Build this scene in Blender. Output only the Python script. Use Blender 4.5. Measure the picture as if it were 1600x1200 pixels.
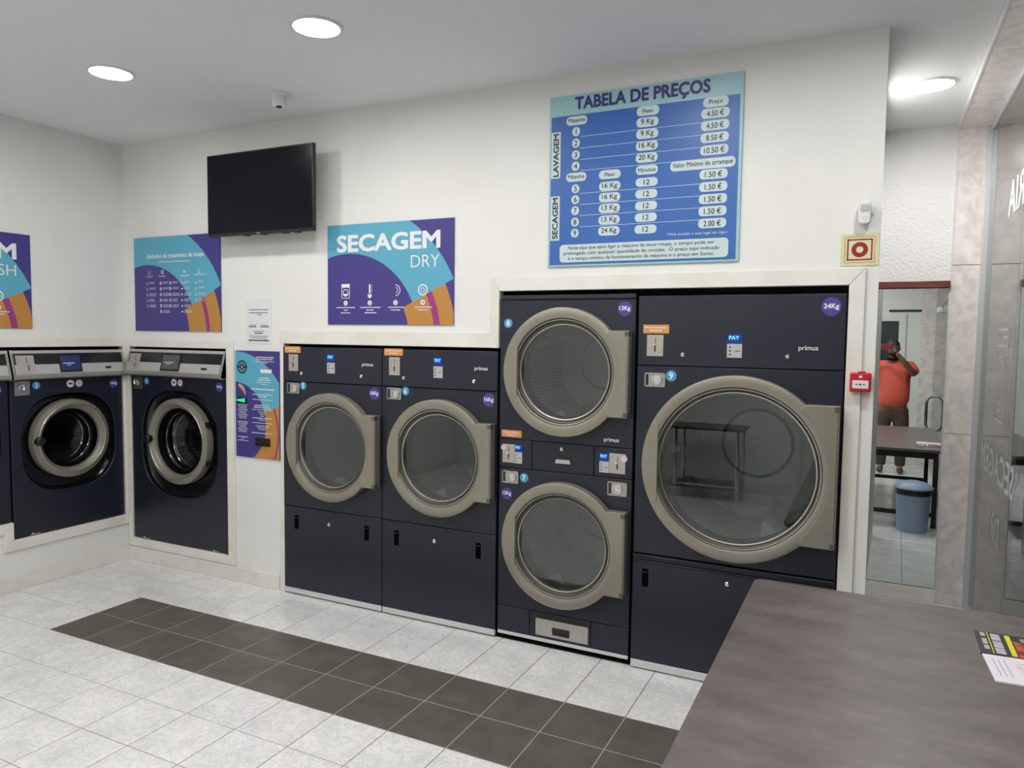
import bpy, bmesh, math, random
from mathutils import Matrix, Vector
random.seed(7)
PI = math.pi
for o in list(bpy.data.objects): bpy.data.objects.remove(o)
S = bpy.context.scene
COL = S.collection
# ------------------------------------------------------------------ camera
cd = bpy.data.cameras.new('camera'); cam = bpy.data.objects.new('camera', cd); COL.objects.link(cam)
yaw, pitch, roll, F = 0.4559, 0.0653, 0.0124, 1149.3
CAM = Vector((5.0916, -3.7177, 1.7449))
fw = Vector((-math.sin(yaw)*math.cos(pitch), math.cos(yaw)*math.cos(pitch), -math.sin(pitch)))
rt = Vector((math.cos(yaw), math.sin(yaw), 0)); up = rt.cross(fw)
r2 = rt*math.cos(roll)+up*math.sin(roll); u2 = -rt*math.sin(roll)+up*math.cos(roll)
M = Matrix((r2, u2, -fw)).transposed().to_4x4(); M.translation = CAM
cam.matrix_world = M
cd.sensor_fit = 'HORIZONTAL'; cd.sensor_width = 36; cd.lens = F/1600*36; cd.clip_start = 0.01
S.camera = cam
# ------------------------------------------------------------------ world, exposure
W = bpy.data.worlds.new('night'); S.world = W; W.use_nodes = True
W.node_tree.nodes['Background'].inputs[0].default_value = (0.012, 0.014, 0.02, 1)
W.node_tree.nodes['Background'].inputs[1].default_value = 0.5
S.view_settings.view_transform = 'Standard'; S.view_settings.look = 'None'
S.view_settings.exposure = 0.0; S.view_settings.gamma = 1; S.view_settings.use_curve_mapping = False
LAMP = 126.0            # emission of the ceiling lamp diffusers
LAMP_COL = (1.0, 0.985, 0.955)
# ------------------------------------------------------------------ materials
def mat(name, col, rough=0.5, metal=0.0, spec=0.5, coat=0.0, emit=None, es=0.0):
    m = bpy.data.materials.new(name); m.use_nodes = True
    b = m.node_tree.nodes['Principled BSDF']
    b.inputs['Base Color'].default_value = (*col, 1); b.inputs['Roughness'].default_value = rough
    b.inputs['Metallic'].default_value = metal; b.inputs['Specular IOR Level'].default_value = spec
    b.inputs['Coat Weight'].default_value = coat
    if emit: b.inputs['Emission Color'].default_value = (*emit, 1); b.inputs['Emission Strength'].default_value = es
    return m
def nd(m, t, **kw):
    n = m.node_tree.nodes.new(t)
    for k, v in kw.items():
        if k in n.inputs: n.inputs[k].default_value = v
        else: setattr(n, k, v)
    return n
def ln(m, a, b): m.node_tree.links.new(a, b)
def bsdf(m): return m.node_tree.nodes['Principled BSDF']
def ramp(m, stops):
    r = nd(m, 'ShaderNodeValToRGB'); e = r.color_ramp.elements
    while len(e) < len(stops): e.new(0.5)
    for i, (p, c) in enumerate(stops): e[i].position = p; e[i].color = (*c, 1)
    return r
def noisy(m, c0, c1, scale, detail=4, bump=0.0, bscale=None, stretch=None, p0=.35, p1=.65, rnd=False, dist=0.0, nrough=.5):
    tc = nd(m, 'ShaderNodeTexCoord'); src = tc.outputs['Object']
    if stretch:
        mp = nd(m, 'ShaderNodeMapping'); mp.inputs['Scale'].default_value = stretch; ln(m, src, mp.inputs[0]); src = mp.outputs[0]
    if rnd:
        oi = nd(m, 'ShaderNodeObjectInfo'); vm = nd(m, 'ShaderNodeVectorMath', operation='MULTIPLY_ADD')
        vm.inputs[1].default_value = (37, 23, 11); 
        cx = nd(m, 'ShaderNodeCombineXYZ')
        for k in range(3): ln(m, oi.outputs['Random'], cx.inputs[k])
        ln(m, cx.outputs[0], vm.inputs[0]); ln(m, src, vm.inputs[2]); src = vm.outputs[0]
    n = nd(m, 'ShaderNodeTexNoise', Scale=scale, Detail=detail, Distortion=dist, Roughness=nrough); ln(m, src, n.inputs['Vector'])
    r = ramp(m, [(p0, c0), (p1, c1)]); ln(m, n.outputs['Fac'], r.inputs[0]); ln(m, r.outputs[0], bsdf(m).inputs['Base Color'])
    if bump:
        n2 = nd(m, 'ShaderNodeTexNoise', Scale=bscale or scale, Detail=3); ln(m, src, n2.inputs['Vector'])
        b = nd(m, 'ShaderNodeBump', Strength=bump, Distance=0.01); ln(m, n2.outputs['Fac'], b.inputs['Height']); ln(m, b.outputs[0], bsdf(m).inputs['Normal'])
    return src
m_wall = mat('wall_paint', (.80, .80, .775), .6); noisy(m_wall, (.775, .775, .75), (.815, .815, .79), 2.2, bump=.06, bscale=60)
m_stucco = mat('stucco_paint', (.82, .815, .81), .7); noisy(m_stucco, (.84, .835, .83), (.88, .875, .87), 3, bump=.9, bscale=70)
m_ceil = mat('ceiling_paint', (.82, .82, .83), .8)
m_trim = mat('cream_trim', (.78, .77, .70), .4); noisy(m_trim, (.73, .715, .63), (.80, .79, .735), 5, p0=.3, p1=.6)
m_base = mat('baseboard_paint', (.76, .75, .70), .4); noisy(m_base, (.70, .68, .61), (.78, .775, .73), 6, p0=.3, p1=.55)
m_navy = mat('navy_enamel', (.022, .024, .035), .36); noisy(m_navy, (.0100, .0122, .0240), (.0130, .0155, .0300), 1.5, bump=.02, bscale=350)
m_navyd = mat('navy_washer_enamel', (.0095, .012, .025), .38)
m_black = mat('black_plastic', (.008, .008, .009), .35)
m_blackgl = mat('gloss_black_recess', (.006, .007, .010), .22)
m_matte = mat('matte_black', (.003, .003, .004), 1.0, spec=0.0)
m_dark = mat('dark_interior', (.02, .022, .022), .7)
m_ring = mat('champagne_door_paint', (.285, .27, .215), .38, .45); noisy(m_ring, (.27, .258, .207), (.30, .285, .228), 3)
m_ringw = mat('washer_door_paint', (.23, .22, .18), .45, .35)
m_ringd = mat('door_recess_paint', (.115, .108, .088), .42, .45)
m_bead = mat('satin_steel_bead', (.46, .45, .41), .28, .9)
m_steel = mat('brushed_steel', (.46, .445, .40), .32, .85); noisy(m_steel, (.38, .365, .32), (.52, .50, .45), 30, stretch=(1, 1, 8))
m_coin = mat('coin_plate_alloy', (.46, .44, .39), .4, .4)
m_chrome = mat('chrome', (.75, .75, .75), .12, 1.0)
m_alu = mat('aluminium', (.66, .67, .69), .38, .3)
m_silver = mat('silver_panel', (.50, .50, .49), .40, .3)
m_silverd = mat('silver_bezel', (.30, .295, .28), .38, .5)
m_drumb = mat('drum_back', (.27, .305, .29), .38, .3)
m_drumw = mat('washer_drum', (.16, .17, .18), .25, .8)
m_keypad = mat('keypad_film', (.48, .48, .48), .5)
m_white = mat('white_plastic', (.74, .74, .75), .35)
m_print_w = mat('white_print', (.80, .82, .84), .5)
m_print_k = mat('black_print', (.012, .012, .015), .5)
m_purple = mat('purple_print', (.054, .042, .235), .4)
m_purples = mat('purple_sticker', (.07, .052, .30), .4)
m_teal = mat('teal_print', (.105, .40, .56), .4)
m_orange = mat('orange_print', (.50, .235, .05), .4)
m_magenta = mat('magenta_print', (.33, .035, .21), .4)
m_sticko = mat('orange_sticker', (.70, .30, .085), .45)
m_cyan = mat('cyan_sticker', (.055, .33, .58), .4)
m_blue = mat('blue_print', (.030, .125, .43), .4)
m_pale = mat('pale_teal_print', (.33, .56, .60), .4)
m_pill = mat('pale_pill_print', (.56, .68, .70), .45)
m_navyp = mat('navy_print', (.035, .028, .19), .45)
m_grayp = mat('grey_print', (.30, .32, .40), .5)
m_pink = mat('pink_sticker', (.70, .55, .62), .45)
m_redp = mat('red_print', (.55, .09, .09), .45)
m_paper = mat('paper', (.74, .75, .77), .6)
m_signy = mat('photoluminescent_cream', (.70, .67, .40), .45)
m_maroon = mat('maroon_print', (.28, .012, .012), .4)
m_redpl = mat('red_plastic', (.55, .012, .03), .3)
m_disp = mat('display_blue', (.004, .008, .05), .2, emit=(.01, .06, .6), es=.35)
m_digit = mat('display_digits', (.05, .3, .8), .3, emit=(.08, .45, 1.0), es=1.6)
m_scr = mat('screen_blue', (.01, .014, .05), .12, emit=(.03, .05, .16), es=.35)
m_scr2 = mat('screen_grey', (.03, .032, .036), .15, emit=(.06, .06, .065), es=.5)
m_scrt = mat('screen_text', (.3, .35, .45), .3, emit=(.3, .35, .5), es=.7)
m_led = mat('green_backlit', (.01, .35, .15), .3, emit=(.02, .75, .3), es=.8)
m_tv = mat('tv_screen', (.006, .007, .011), .2, spec=.15)
m_tvb = mat('tv_bezel', (.012, .012, .014), .3)
m_lamp = mat('lamp_diffuser', (1, 1, 1), .5, emit=LAMP_COL, es=LAMP)
m_lamp2 = mat('bright_lamp_diffuser', (1, 1, 1), .5, emit=LAMP_COL, es=LAMP*1.25)
m_wood = mat('red_brown_wood', (.16, .035, .02), .4); noisy(m_wood, (.12, .025, .014), (.20, .05, .03), 8, stretch=(1, 8, 8))
m_marble = mat('pinkish_marble', (.5, .46, .43), .22)
noisy(m_marble, (.66, .60, .575), (.93, .87, .845), 9, detail=10, dist=1.3, p0=.27, p1=.72)
m_grout = mat('grout', (.235, .22, .20), .8)
m_tile = mat('white_marbled_tile', (.62, .64, .64), .16)
def tile_nodes(m):
    src = noisy(m, (.74, .735, .73), (.87, .86, .855), 5, detail=6, rnd=True, p0=.3, p1=.7)
    base = bsdf(m).inputs['Base Color'].links[0].from_socket
    n = nd(m, 'ShaderNodeTexNoise', Scale=19, Detail=12, Distortion=.7, Roughness=.7); ln(m, src, n.inputs['Vector'])
    sb = nd(m, 'ShaderNodeMath', operation='SUBTRACT'); sb.inputs[1].default_value = .5; ln(m, n.outputs['Fac'], sb.inputs[0])
    ab = nd(m, 'ShaderNodeMath', operation='ABSOLUTE'); ln(m, sb.outputs[0], ab.inputs[0])
    r = ramp(m, [(0.0, (.74, .74, .755)), (.045, (1, 1, 1))]); ln(m, ab.outputs[0], r.inputs[0])
    mx = nd(m, 'ShaderNodeMix', data_type='RGBA', blend_type='MULTIPLY'); mx.inputs[0].default_value = .75
    ln(m, base, mx.inputs[6]); ln(m, r.outputs[0], mx.inputs[7]); ln(m, mx.outputs[2], bsdf(m).inputs['Base Color'])
tile_nodes(m_tile)
m_tiled = mat('dark_grey_tile', (.1, .09, .08), .42); noisy(m_tiled, (.098, .088, .074), (.125, .114, .099), 9, detail=6, rnd=True)
m_table = mat('brown_grey_laminate', (.15, .13, .13), .38)
def table_nodes(m):
    noisy(m, (.068, .056, .055), (.205, .178, .174), 4.2, detail=15, stretch=(1.0, 2.1, 1), dist=.2, p0=.22, p1=.84, nrough=.74)
table_nodes(m_table)
m_bin = mat('blue_grey_plastic', (.34, .44, .62), .4)
m_bag = mat('black_bin_bag', (.01, .01, .012), .3)
m_skin = mat('skin', (.20, .10, .065), .5)
m_hair = mat('black_hair', (.01, .008, .008), .6)
m_shirt = mat('coral_cloth', (.72, .115, .075), .8)
m_trous = mat('brown_cloth', (.075, .052, .032), .85)
m_shoe = mat('brown_leather', (.10, .045, .025), .5)
m_glassdk = mat('dark_pane', (.03, .05, .05), .08)
m_letter = mat('window_vinyl', (.70, .74, .72), .5)
def glass_mat(name, ior=1.5, tint=(.93, .96, .95)):
    m = bpy.data.materials.new(name); m.use_nodes = True; t = m.node_tree; t.nodes.clear()
    o = nd(m, 'ShaderNodeOutputMaterial'); mx = nd(m, 'ShaderNodeMixShader'); fr = nd(m, 'ShaderNodeFresnel', IOR=ior)
    ge = nd(m, 'ShaderNodeNewGeometry'); mr = nd(m, 'ShaderNodeMapRange'); mr.inputs['To Min'].default_value = ior; mr.inputs['To Max'].default_value = 1/ior
    ln(m, ge.outputs['Backfacing'], mr.inputs['Value']); ln(m, mr.outputs[0], fr.inputs['IOR'])   # same reflectance on both faces of the pane
    tr = nd(m, 'ShaderNodeBsdfTransparent', Color=(*tint, 1)); gl = nd(m, 'ShaderNodeBsdfGlossy', Roughness=0.0)
    ln(m, fr.outputs[0], mx.inputs[0]); ln(m, tr.outputs[0], mx.inputs[1]); ln(m, gl.outputs[0], mx.inputs[2]); ln(m, mx.outputs[0], o.inputs[0])
    return m
m_glass = glass_mat('door_glass', 1.75, (.86, .89, .88)); m_glassw = glass_mat('washer_door_glass', 1.5, (.62, .64, .64)); m_pane = glass_mat('window_glass', 1.75, (.93, .96, .95))
m_mirror = mat('mirror', (.80, .86, .83), 0.0, 1.0)
def drum_nodes(name, base, metal, nu, nv, hole=.12):
    m = mat(name, base, .3, metal)
    uv = nd(m, 'ShaderNodeUVMap'); mp = nd(m, 'ShaderNodeMapping'); mp.inputs['Scale'].default_value = (nu, nv, 1); ln(m, uv.outputs[0], mp.inputs[0])
    fr = nd(m, 'ShaderNodeVectorMath', operation='FRACTION'); ln(m, mp.outputs[0], fr.inputs[0])
    sb = nd(m, 'ShaderNodeVectorMath', operation='DISTANCE'); sb.inputs[1].default_value = (.5, .5, 0); ln(m, fr.outputs[0], sb.inputs[0])
    r = ramp(m, [(.26, tuple(hole*c for c in base)), (.32, base)]); ln(m, sb.outputs['Value'], r.inputs[0]); ln(m, r.outputs[0], bsdf(m).inputs['Base Color'])
    return m
m_drum = drum_nodes('perforated_drum', (.34, .36, .345), .45, 150, 40)
m_drum2 = drum_nodes('coarse_perforated_drum', (.50, .53, .51), .4, 90, 26, .02)
m_drumwp = drum_nodes('perforated_washer_drum', (.20, .21, .22), .7, 60, 14)
# ------------------------------------------------------------------ mesh building
class MB:
    def __init__(s): s.v = []; s.f = []; s.uv = {}
    def add(s, vs, fs, T=None):
        n = len(s.v)
        s.v += [tuple(T @ Vector(p)) if T else tuple(p) for p in vs]; s.f += [tuple(i+n for i in f) for f in fs]
        return s
    def box(s, x0, x1, y0, y1, z0, z1):
        return s.add([(x0,y0,z0),(x1,y0,z0),(x1,y1,z0),(x0,y1,z0),(x0,y0,z1),(x1,y0,z1),(x1,y1,z1),(x0,y1,z1)],
                     [(0,3,2,1),(4,5,6,7),(0,1,5,4),(1,2,6,5),(2,3,7,6),(3,0,4,7)])
    def prism(s, poly, y0, y1):            # polygon in (x,z), extruded along y
        n = len(poly)
        return s.add([(x,y0,z) for x,z in poly]+[(x,y1,z) for x,z in poly],
                     [tuple(range(n)), tuple(range(2*n-1,n-1,-1))]+[(i,i+n,(i+1)%n+n,(i+1)%n) for i in range(n)])
    def prismx(s, poly, x0, x1):           # polygon in (y,z), extruded along x
        n = len(poly)
        return s.add([(x0,y,z) for y,z in poly]+[(x1,y,z) for y,z in poly],
                     [tuple(range(n)), tuple(range(2*n-1,n-1,-1))]+[(i,i+n,(i+1)%n+n,(i+1)%n) for i in range(n)])
    def prismz(s, poly, z0, z1):
        n = len(poly)
        return s.add([(x,y,z0) for x,y in poly]+[(x,y,z1) for x,y in poly],
                     [tuple(range(n-1,-1,-1)), tuple(range(n,2*n))]+[(i,(i+1)%n,(i+1)%n+n,i+n) for i in range(n)])
    def flat(s, poly, y):                  # printed polygon facing -y
        return s.add([(x,y,z) for x,z in poly], [tuple(range(len(poly)))])
    def lathe(s, prof, c, axis='y', n=64, a0=0, a1=2*PI, closed=False):
        # prof: list of (radius, offset along axis); c centre
        full = abs(a1-a0-2*PI) < 1e-6; m = n if full else n+1; base = len(s.v); k = len(prof)
        for i in range(m):
            a = a0+(a1-a0)*i/n; ca, sa = math.cos(a), math.sin(a)
            for r, d in prof:
                if axis == 'y': s.v.append((c[0]+r*ca, c[1]+d, c[2]+r*sa))
                elif axis == 'z': s.v.append((c[0]+r*ca, c[1]+r*sa, c[2]+d))
                else: s.v.append((c[0]+d, c[1]+r*ca, c[2]+r*sa))
        kk = k if closed else k-1
        for i in range(n):
            j = (i+1) % m
            for q in range(kk):
                p = (q+1) % k
                s.uv[len(s.f)] = ((i/n, q), ((i+1)/n, q), ((i+1)/n, q+1), (i/n, q+1))
                s.f.append((base+i*k+q, base+j*k+q, base+j*k+p, base+i*k+p))
        return s
    def disc(s, c, r, axis='y', n=48, y=0):
        if axis == 'y': return s.add([(c[0]+r*math.cos(2*PI*i/n), c[1], c[2]+r*math.sin(2*PI*i/n)) for i in range(n)], [tuple(range(n))])
        if axis == 'z': return s.add([(c[0]+r*math.cos(2*PI*i/n), c[1]+r*math.sin(2*PI*i/n), c[2]) for i in range(n)], [tuple(range(n))])
    def cyl(s, p, q, r, n=16, r2=None):
        p = Vector(p); q = Vector(q); d = (q-p); L = d.length; R = d.to_track_quat('Z', 'Y').to_matrix().to_4x4(); R.translation = p
        r2 = r if r2 is None else r2
        vs = [(r*math.cos(2*PI*i/n), r*math.sin(2*PI*i/n), 0) for i in range(n)]+[(r2*math.cos(2*PI*i/n), r2*math.sin(2*PI*i/n), L) for i in range(n)]
        return s.add(vs, [tuple(range(n-1,-1,-1)), tuple(range(n, 2*n))]+[(i,(i+1)%n,(i+1)%n+n,i+n) for i in range(n)], R)
    def tube(s, pts, r, n=10):
        base = len(s.v); P = [Vector(p) for p in pts]; N = len(P); pu = None
        for i, p in enumerate(P):
            t = (P[min(i+1, N-1)]-P[max(i-1, 0)]).normalized()
            if pu is None: pu = t.orthogonal().normalized()
            pu = (pu-t*pu.dot(t)).normalized(); w = t.cross(pu)
            for k in range(n):
                a = 2*PI*k/n; s.v.append(tuple(p+pu*r*math.cos(a)+w*r*math.sin(a)))
        for i in range(N-1):
            for k in range(n): s.f.append((base+i*n+k, base+i*n+(k+1)%n, base+(i+1)*n+(k+1)%n, base+(i+1)*n+k))
        s.f.append(tuple(base+k for k in range(n-1,-1,-1))); s.f.append(tuple(base+(N-1)*n+k for k in range(n)))
        return s
    def sphere(s, c, rx, ry, rz, nu=20, nv=12):
        base = len(s.v)
        for j in range(nv+1):
            t = PI*j/nv
            for i in range(nu): a = 2*PI*i/nu; s.v.append((c[0]+rx*math.sin(t)*math.cos(a), c[1]+ry*math.sin(t)*math.sin(a), c[2]+rz*math.cos(t)))
        for j in range(nv):
            for i in range(nu): s.f.append((base+j*nu+i, base+(j+1)*nu+i, base+(j+1)*nu+(i+1)%nu, base+j*nu+(i+1)%nu))
        return s
def obj(name, mb, m, parent=None, bevel=0.0, smooth=True, kind=None, label=None, cat=None, group=None, bseg=2):
    me = bpy.data.meshes.new(name); me.from_pydata(mb.v, [], mb.f)
    if mb.uv:
        ul = me.uv_layers.new(name='UVMap')
        for pi, uvs in mb.uv.items():
            p = me.polygons[pi]
            for k, li in enumerate(p.loop_indices): ul.data[li].uv = uvs[k]
    bm = bmesh.new(); bm.from_mesh(me); bmesh.ops.recalc_face_normals(bm, faces=bm.faces); bm.to_mesh(me); bm.free()
    me.materials.append(m)
    if smooth: me.shade_smooth(); me.set_sharp_from_angle(angle=math.radians(32))
    o = bpy.data.objects.new(name, me); COL.objects.link(o)
    if parent: o.parent = parent
    if bevel:
        b = o.modifiers.new('bevel', 'BEVEL'); b.width = bevel; b.segments = bseg; b.limit_method = 'ANGLE'; b.angle_limit = math.radians(40)
    for k, v in (('kind', kind), ('label', label), ('category', cat), ('group', group)):
        if v: o[k] = v
    return o
def thing(name, label, cat, loc=(0,0,0), rz=0.0, group=None):
    o = bpy.data.objects.new(name, None); COL.objects.link(o); o.location = loc; o.rotation_euler = (0, 0, rz)
    o.empty_display_size = .1; o['label'] = label; o['category'] = cat
    if group: o['group'] = group
    return o
_tc = {}
def text_geo(t, bold=0.0):
    if (t, bold) in _tc: return _tc[(t, bold)]
    c = bpy.data.curves.new('t', 'FONT'); c.body = t; c.size = 1; c.resolution_u = 3; c.offset = bold; c.fill_mode = 'FRONT'
    o = bpy.data.objects.new('t', c); me = o.to_mesh()
    vs = [tuple(v.co) for v in me.vertices]; fs = [tuple(p.vertices) for p in me.polygons]; o.to_mesh_clear()
    bpy.data.objects.remove(o); bpy.data.curves.remove(c)
    if not vs: vs = [(0,0,0)]; fs = []
    xs = [v[0] for v in vs]; ys = [v[1] for v in vs]
    r = (vs, fs, min(xs), max(xs), min(ys), max(ys)); _tc[(t, bold)] = r; return r
def text(mb, t, x, z, y, h=None, w=None, align='c', bold=0.0, T=None, rot=0):
    """printed text, centred (or l / r) on x and vertically on z in the plane y; h cap-box height, w box width"""
    vs, fs, x0, x1, y0, y1 = text_geo(t, min(bold, 0.0))
    sh = h/(y1-y0) if h else None; sw = w/(x1-x0) if w else None
    if sh is None: sh = sw
    if sw is None: sw = sh
    ox = {'c': -(x0+x1)/2, 'l': -x0, 'r': -x1}[align]; oy = -(y0+y1)/2
    k = 1 if bold <= 0 else (4 if bold < .02 else 8)
    for q in range(k):                      # heavier strokes: the glyphs printed again, shifted a little
        dx, dy = (bold*math.cos(2*PI*(q+.5)/k), bold*math.sin(2*PI*(q+.5)/k)) if bold > 0 else (0, 0)
        out = []
        for vx, vy, _ in vs:
            a, b = (vx+ox+dx)*sw, (vy+oy+dy)*sh
            if rot: a, b = -b, a
            out.append((x+a, y-q*6e-5, z+b))
        mb.add(out, fs, T)
def rrect(cx, cz, w, h, r, n=5):
    r = min(r, w/2-1e-5, h/2-1e-5); p = []
    for sx, sz, a in ((1, 1, 0), (-1, 1, PI/2), (-1, -1, PI), (1, -1, 3*PI/2)):
        for i in range(n+1):
            t = a+PI/2*i/n; p.append((cx+sx*(w/2-r)+r*math.cos(t), cz+sz*(h/2-r)+r*math.sin(t)))
    return p
def circ(cx, cz, r, n=28): return [(cx+r*math.cos(2*PI*i/n), cz+r*math.sin(2*PI*i/n)) for i in range(n)]
def clip(poly, x0, x1, z0, z1):
    for ax, lim, sg in ((0, x0, 1), (0, x1, -1), (1, z0, 1), (1, z1, -1)):
        out = []
        for i in range(len(poly)):
            a, b = poly[i-1], poly[i]; da, db = sg*(a[ax]-lim), sg*(b[ax]-lim)
            if (da >= 0) != (db >= 0):
                t = da/(da-db); out.append((a[0]+t*(b[0]-a[0]), a[1]+t*(b[1]-a[1])))
            if db >= 0: out.append(b)
        poly = out
        if len(poly) < 3: return []
    return poly
def band(mb, cx, cz, ra, rb, a0, a1, rect, y, n=60):
    for i in range(n):
        t0 = math.radians(a0+(a1-a0)*i/n); t1 = math.radians(a0+(a1-a0)*(i+1)/n)
        p = clip([(cx+r*math.cos(t), cz+r*math.sin(t)) for r, t in ((ra, t0), (rb, t0), (rb, t1), (ra, t1))], *rect)
        if p: mb.flat(p, y)
def ringflat(mb, cx, cz, ra, rb, y, n=32):
    for i in range(n):
        t0, t1 = 2*PI*i/n, 2*PI*(i+1)/n
        mb.flat([(cx+r*math.cos(t), cz+r*math.sin(t)) for r, t in ((ra, t0), (rb, t0), (rb, t1), (ra, t1))], y)
def plate_hole(mb, x0, x1, z0, z1, cx, cz, r, y0, y1, n=96, shape=None):
    """front plate with a round (or shaped) opening; y0 = front face, y1 = back face"""
    ang = sorted(set([2*PI*i/n for i in range(n)]+[math.atan2(z-cz, x-cx) % (2*PI) for x in (x0, x1) for z in (z0, z1)]))
    inn, out = [], []
    for a in ang:
        c, s = math.cos(a), math.sin(a)
        rr = shape(a) if shape else r
        inn.append((cx+rr*c, cz+rr*s))
        t = min([v for v in ((x1-cx)/c if c > 1e-9 else 1e9, (x0-cx)/c if c < -1e-9 else 1e9, (z1-cz)/s if s > 1e-9 else 1e9, (z0-cz)/s if s < -1e-9 else 1e9)])
        out.append((cx+t*c, cz+t*s))
    N = len(ang); b = len(mb.v)
    for y in (y0, y1):
        mb.v += [(x, y, z) for x, z in inn]; mb.v += [(x, y, z) for x, z in out]
    for i in range(N):
        j = (i+1) % N
        mb.f += [(b+i, b+j, b+N+j, b+N+i), (b+2*N+i, b+3*N+i, b+3*N+j, b+2*N+j), (b+i, b+2*N+i, b+2*N+j, b+j), (b+N+i, b+N+j, b+3*N+j, b+3*N+i)]
    return mb
# ------------------------------------------------------------------ the setting
H = 3.127; XR = 5.525; XG = 5.71; YR = 1.85; YB = -5.0
def st(name, mb, m, parent=None, **k): return obj(name, mb, m, parent, kind='structure' if parent is None else None, **k)
floor = st('floor', MB().box(-.95, 5.9, YB-.1, YR+.15, -.12, -.002), m_grout)
st('ceiling', MB().box(-.95, XR, YB-.1, YR+.15, H, H+.1), m_ceil)
wb = MB()
for a in ((0, .058, 0, H), (.058, 1.062, 0, .172), (.058, 1.062, 1.63, H), (1.062, 1.587, 0, H), (1.587, 3.188, 1.675, H), (3.188, 4.98, 1.995, H), (4.98, 5.10, 0, H)):
    wb.box(a[0], a[1], 0, .04, a[2], a[3])
st('wall_back', wb, m_wall, smooth=False)
wl = MB()
for a in ((YB, 0, 1.63, H), (YB, -1.56, 0, 1.63), (-1.56, -.848, 0, .465), (-.848, -.028, 0, .345), (-.028, .04, 0, 1.63)):
    wl.box(-.04, 0, a[0], a[1], a[2], a[3])
st('wall_left', wl, m_wall, smooth=False)
st('wall_left_cavity', MB().box(-.95, -.9, YB, YR, 0, H), m_dark)
st('wall_return', MB().box(5.06, 5.10, .04, YR, 0, H), m_wall)
st('wall_recess', MB().box(-.95, XR, YR, YR+.1, 0, H), m_stucco)
st('wall_rear', MB().box(-.04, 4.32, YB-.1, YB, 0, H).box(4.32, XR, YB-.1, YB, 2.24, H).box(5.335, XR, YB-.1, YB, 0, 2.24), m_wall, smooth=False)
# plinths under the washing machines
st('plinth_left', MB().box(-.86, -.045, -.846, -.03, 0, .34), m_dark); st('plinth_left', MB().box(-.86, -.045, -1.558, -.85, 0, .46), m_dark)
st('plinth_back', MB().box(.06, 1.06, .045, .86, 0, .168), m_dark)
# mitred frames round the machine openings
def frame_run(inner, outer, idx0, closed=False, left=False):
    n = len(inner)
    for i in range(n if closed else n-1):
        j = (i+1) % n
        poly = [inner[i], inner[j], outer[j], outer[i]]
        cx = sum(p[0] for p in poly)/4; cz = sum(p[1] for p in poly)/4
        poly = [(cx+(p[0]-cx)*.9995, cz+(p[1]-cz)*.9995) for p in poly]
        mb = MB().prismx(poly, .0, .014) if left else MB().prism(poly, -.014, .0)
        st('trim_%d' % (idx0+i), mb, m_trim, bevel=.003)
frame_run([(1.587, 0), (1.587, 1.675), (3.188, 1.675), (3.188, 1.995), (4.98, 1.995), (4.98, 0)],
          [(1.556, 0), (1.556, 1.762), (3.137, 1.762), (3.137, 2.072), (5.047, 2.072), (5.047, 0)], 1)
frame_run([(.058, .172), (1.062, .172), (1.062, 1.63), (.058, 1.63)], [(.016, .108), (1.13, .108), (1.13, 1.684), (.016, 1.684)], 6, True)
frame_run([(-.028, .345), (-.848, .345), (-.848, .465), (-1.56, .465), (-1.56, 1.63), (-.028, 1.63)],
          [(-.001, .275), (-.91, .275), (-.91, .395), (-1.62, .395), (-1.62, 1.692), (-.001, 1.692)], 10, True, True)
st('baseboard_back', MB().box(.013, 1.53, -.013, 0, 0, .104), m_base, bevel=.003)
st('baseboard_left', MB().box(0, .013, YB, 0, 0, .108), m_base, bevel=.003)
st('baseboard_recess', MB().box(5.101, XR-.002, YR-.030, YR, 0, .098), m_base, bevel=.003)
st('baseboard_rear', MB().box(.013, 4.24, YB, YB+.013, 0, .104), m_base, bevel=.003)
st('trim_16', MB().box(5.101, XR-.004, YR-.034, YR, 2.092, 2.136), m_wood, bevel=.004)
# marble reveal of the shop window: jambs and soffit
st('trim_17', MB().box(XR, XG+.20, YR, YR+.1, 0, 1.14).box(XR, XG+.20, YR+.001, YR+.1, 1.143, 2.235).box(XR, XG+.20, YR-.001, YR+.1, 2.239, H-.03), m_marble)
st('trim_18', MB().box(XR, XG+.20, YB-.1, YB, 0, H-.03), m_marble)
st('trim_19', MB().box(XR, XG+.20, YB-.1, YR+.1, H-.03, H+.08), m_marble)
st('pavement', MB().box(5.905, 9.5, YB-1, YR+1, -.12, -.02), m_grout)
st('trim_20', MB().box(XR-.010, XR+.004, YB, YR, H-.034, H-.001), m_white, bevel=.002)
st('trim_21', MB().box(XR-.008, XR+.004, YR-.006, YR+.002, 0, H-.03), m_white)
# shop window with aluminium rails, panes and glass door
win = st('window_1', MB().box(XG-.030, XG+.03, YR-.028, YR-.001, 0, H-.03).box(XG-.012, XG+.03, YB, YR-.034, H-.058, H-.03).box(XG-.012, XG+.03, YB, YR-.034, 0, .03), m_alu, bevel=.003)
obj('pane', MB().box(XG, XG+.010, -.88, YR-.034, .03, H-.058), m_pane, win, smooth=False)
obj('pane', MB().box(XG, XG+.010, YB+.03, -4.20, .03, H-.058), m_pane, win, smooth=False)
obj('pane', MB().box(XG, XG+.010, -4.19, -.892, 2.26, H-.058), m_pane, win, smooth=False)
obj('glazing_post', MB().box(XG-.006, XG+.016, -.891, -.881, .03, H-.058), m_alu, win)
gd = st('door_1', MB().box(XG, XG+.010, -2.56, -.905, .05, 2.24), m_pane, smooth=False)
gd2 = st('door_2', MB().box(XG, XG+.010, -4.18, -2.58, .05, 2.24), m_pane, smooth=False)
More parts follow.
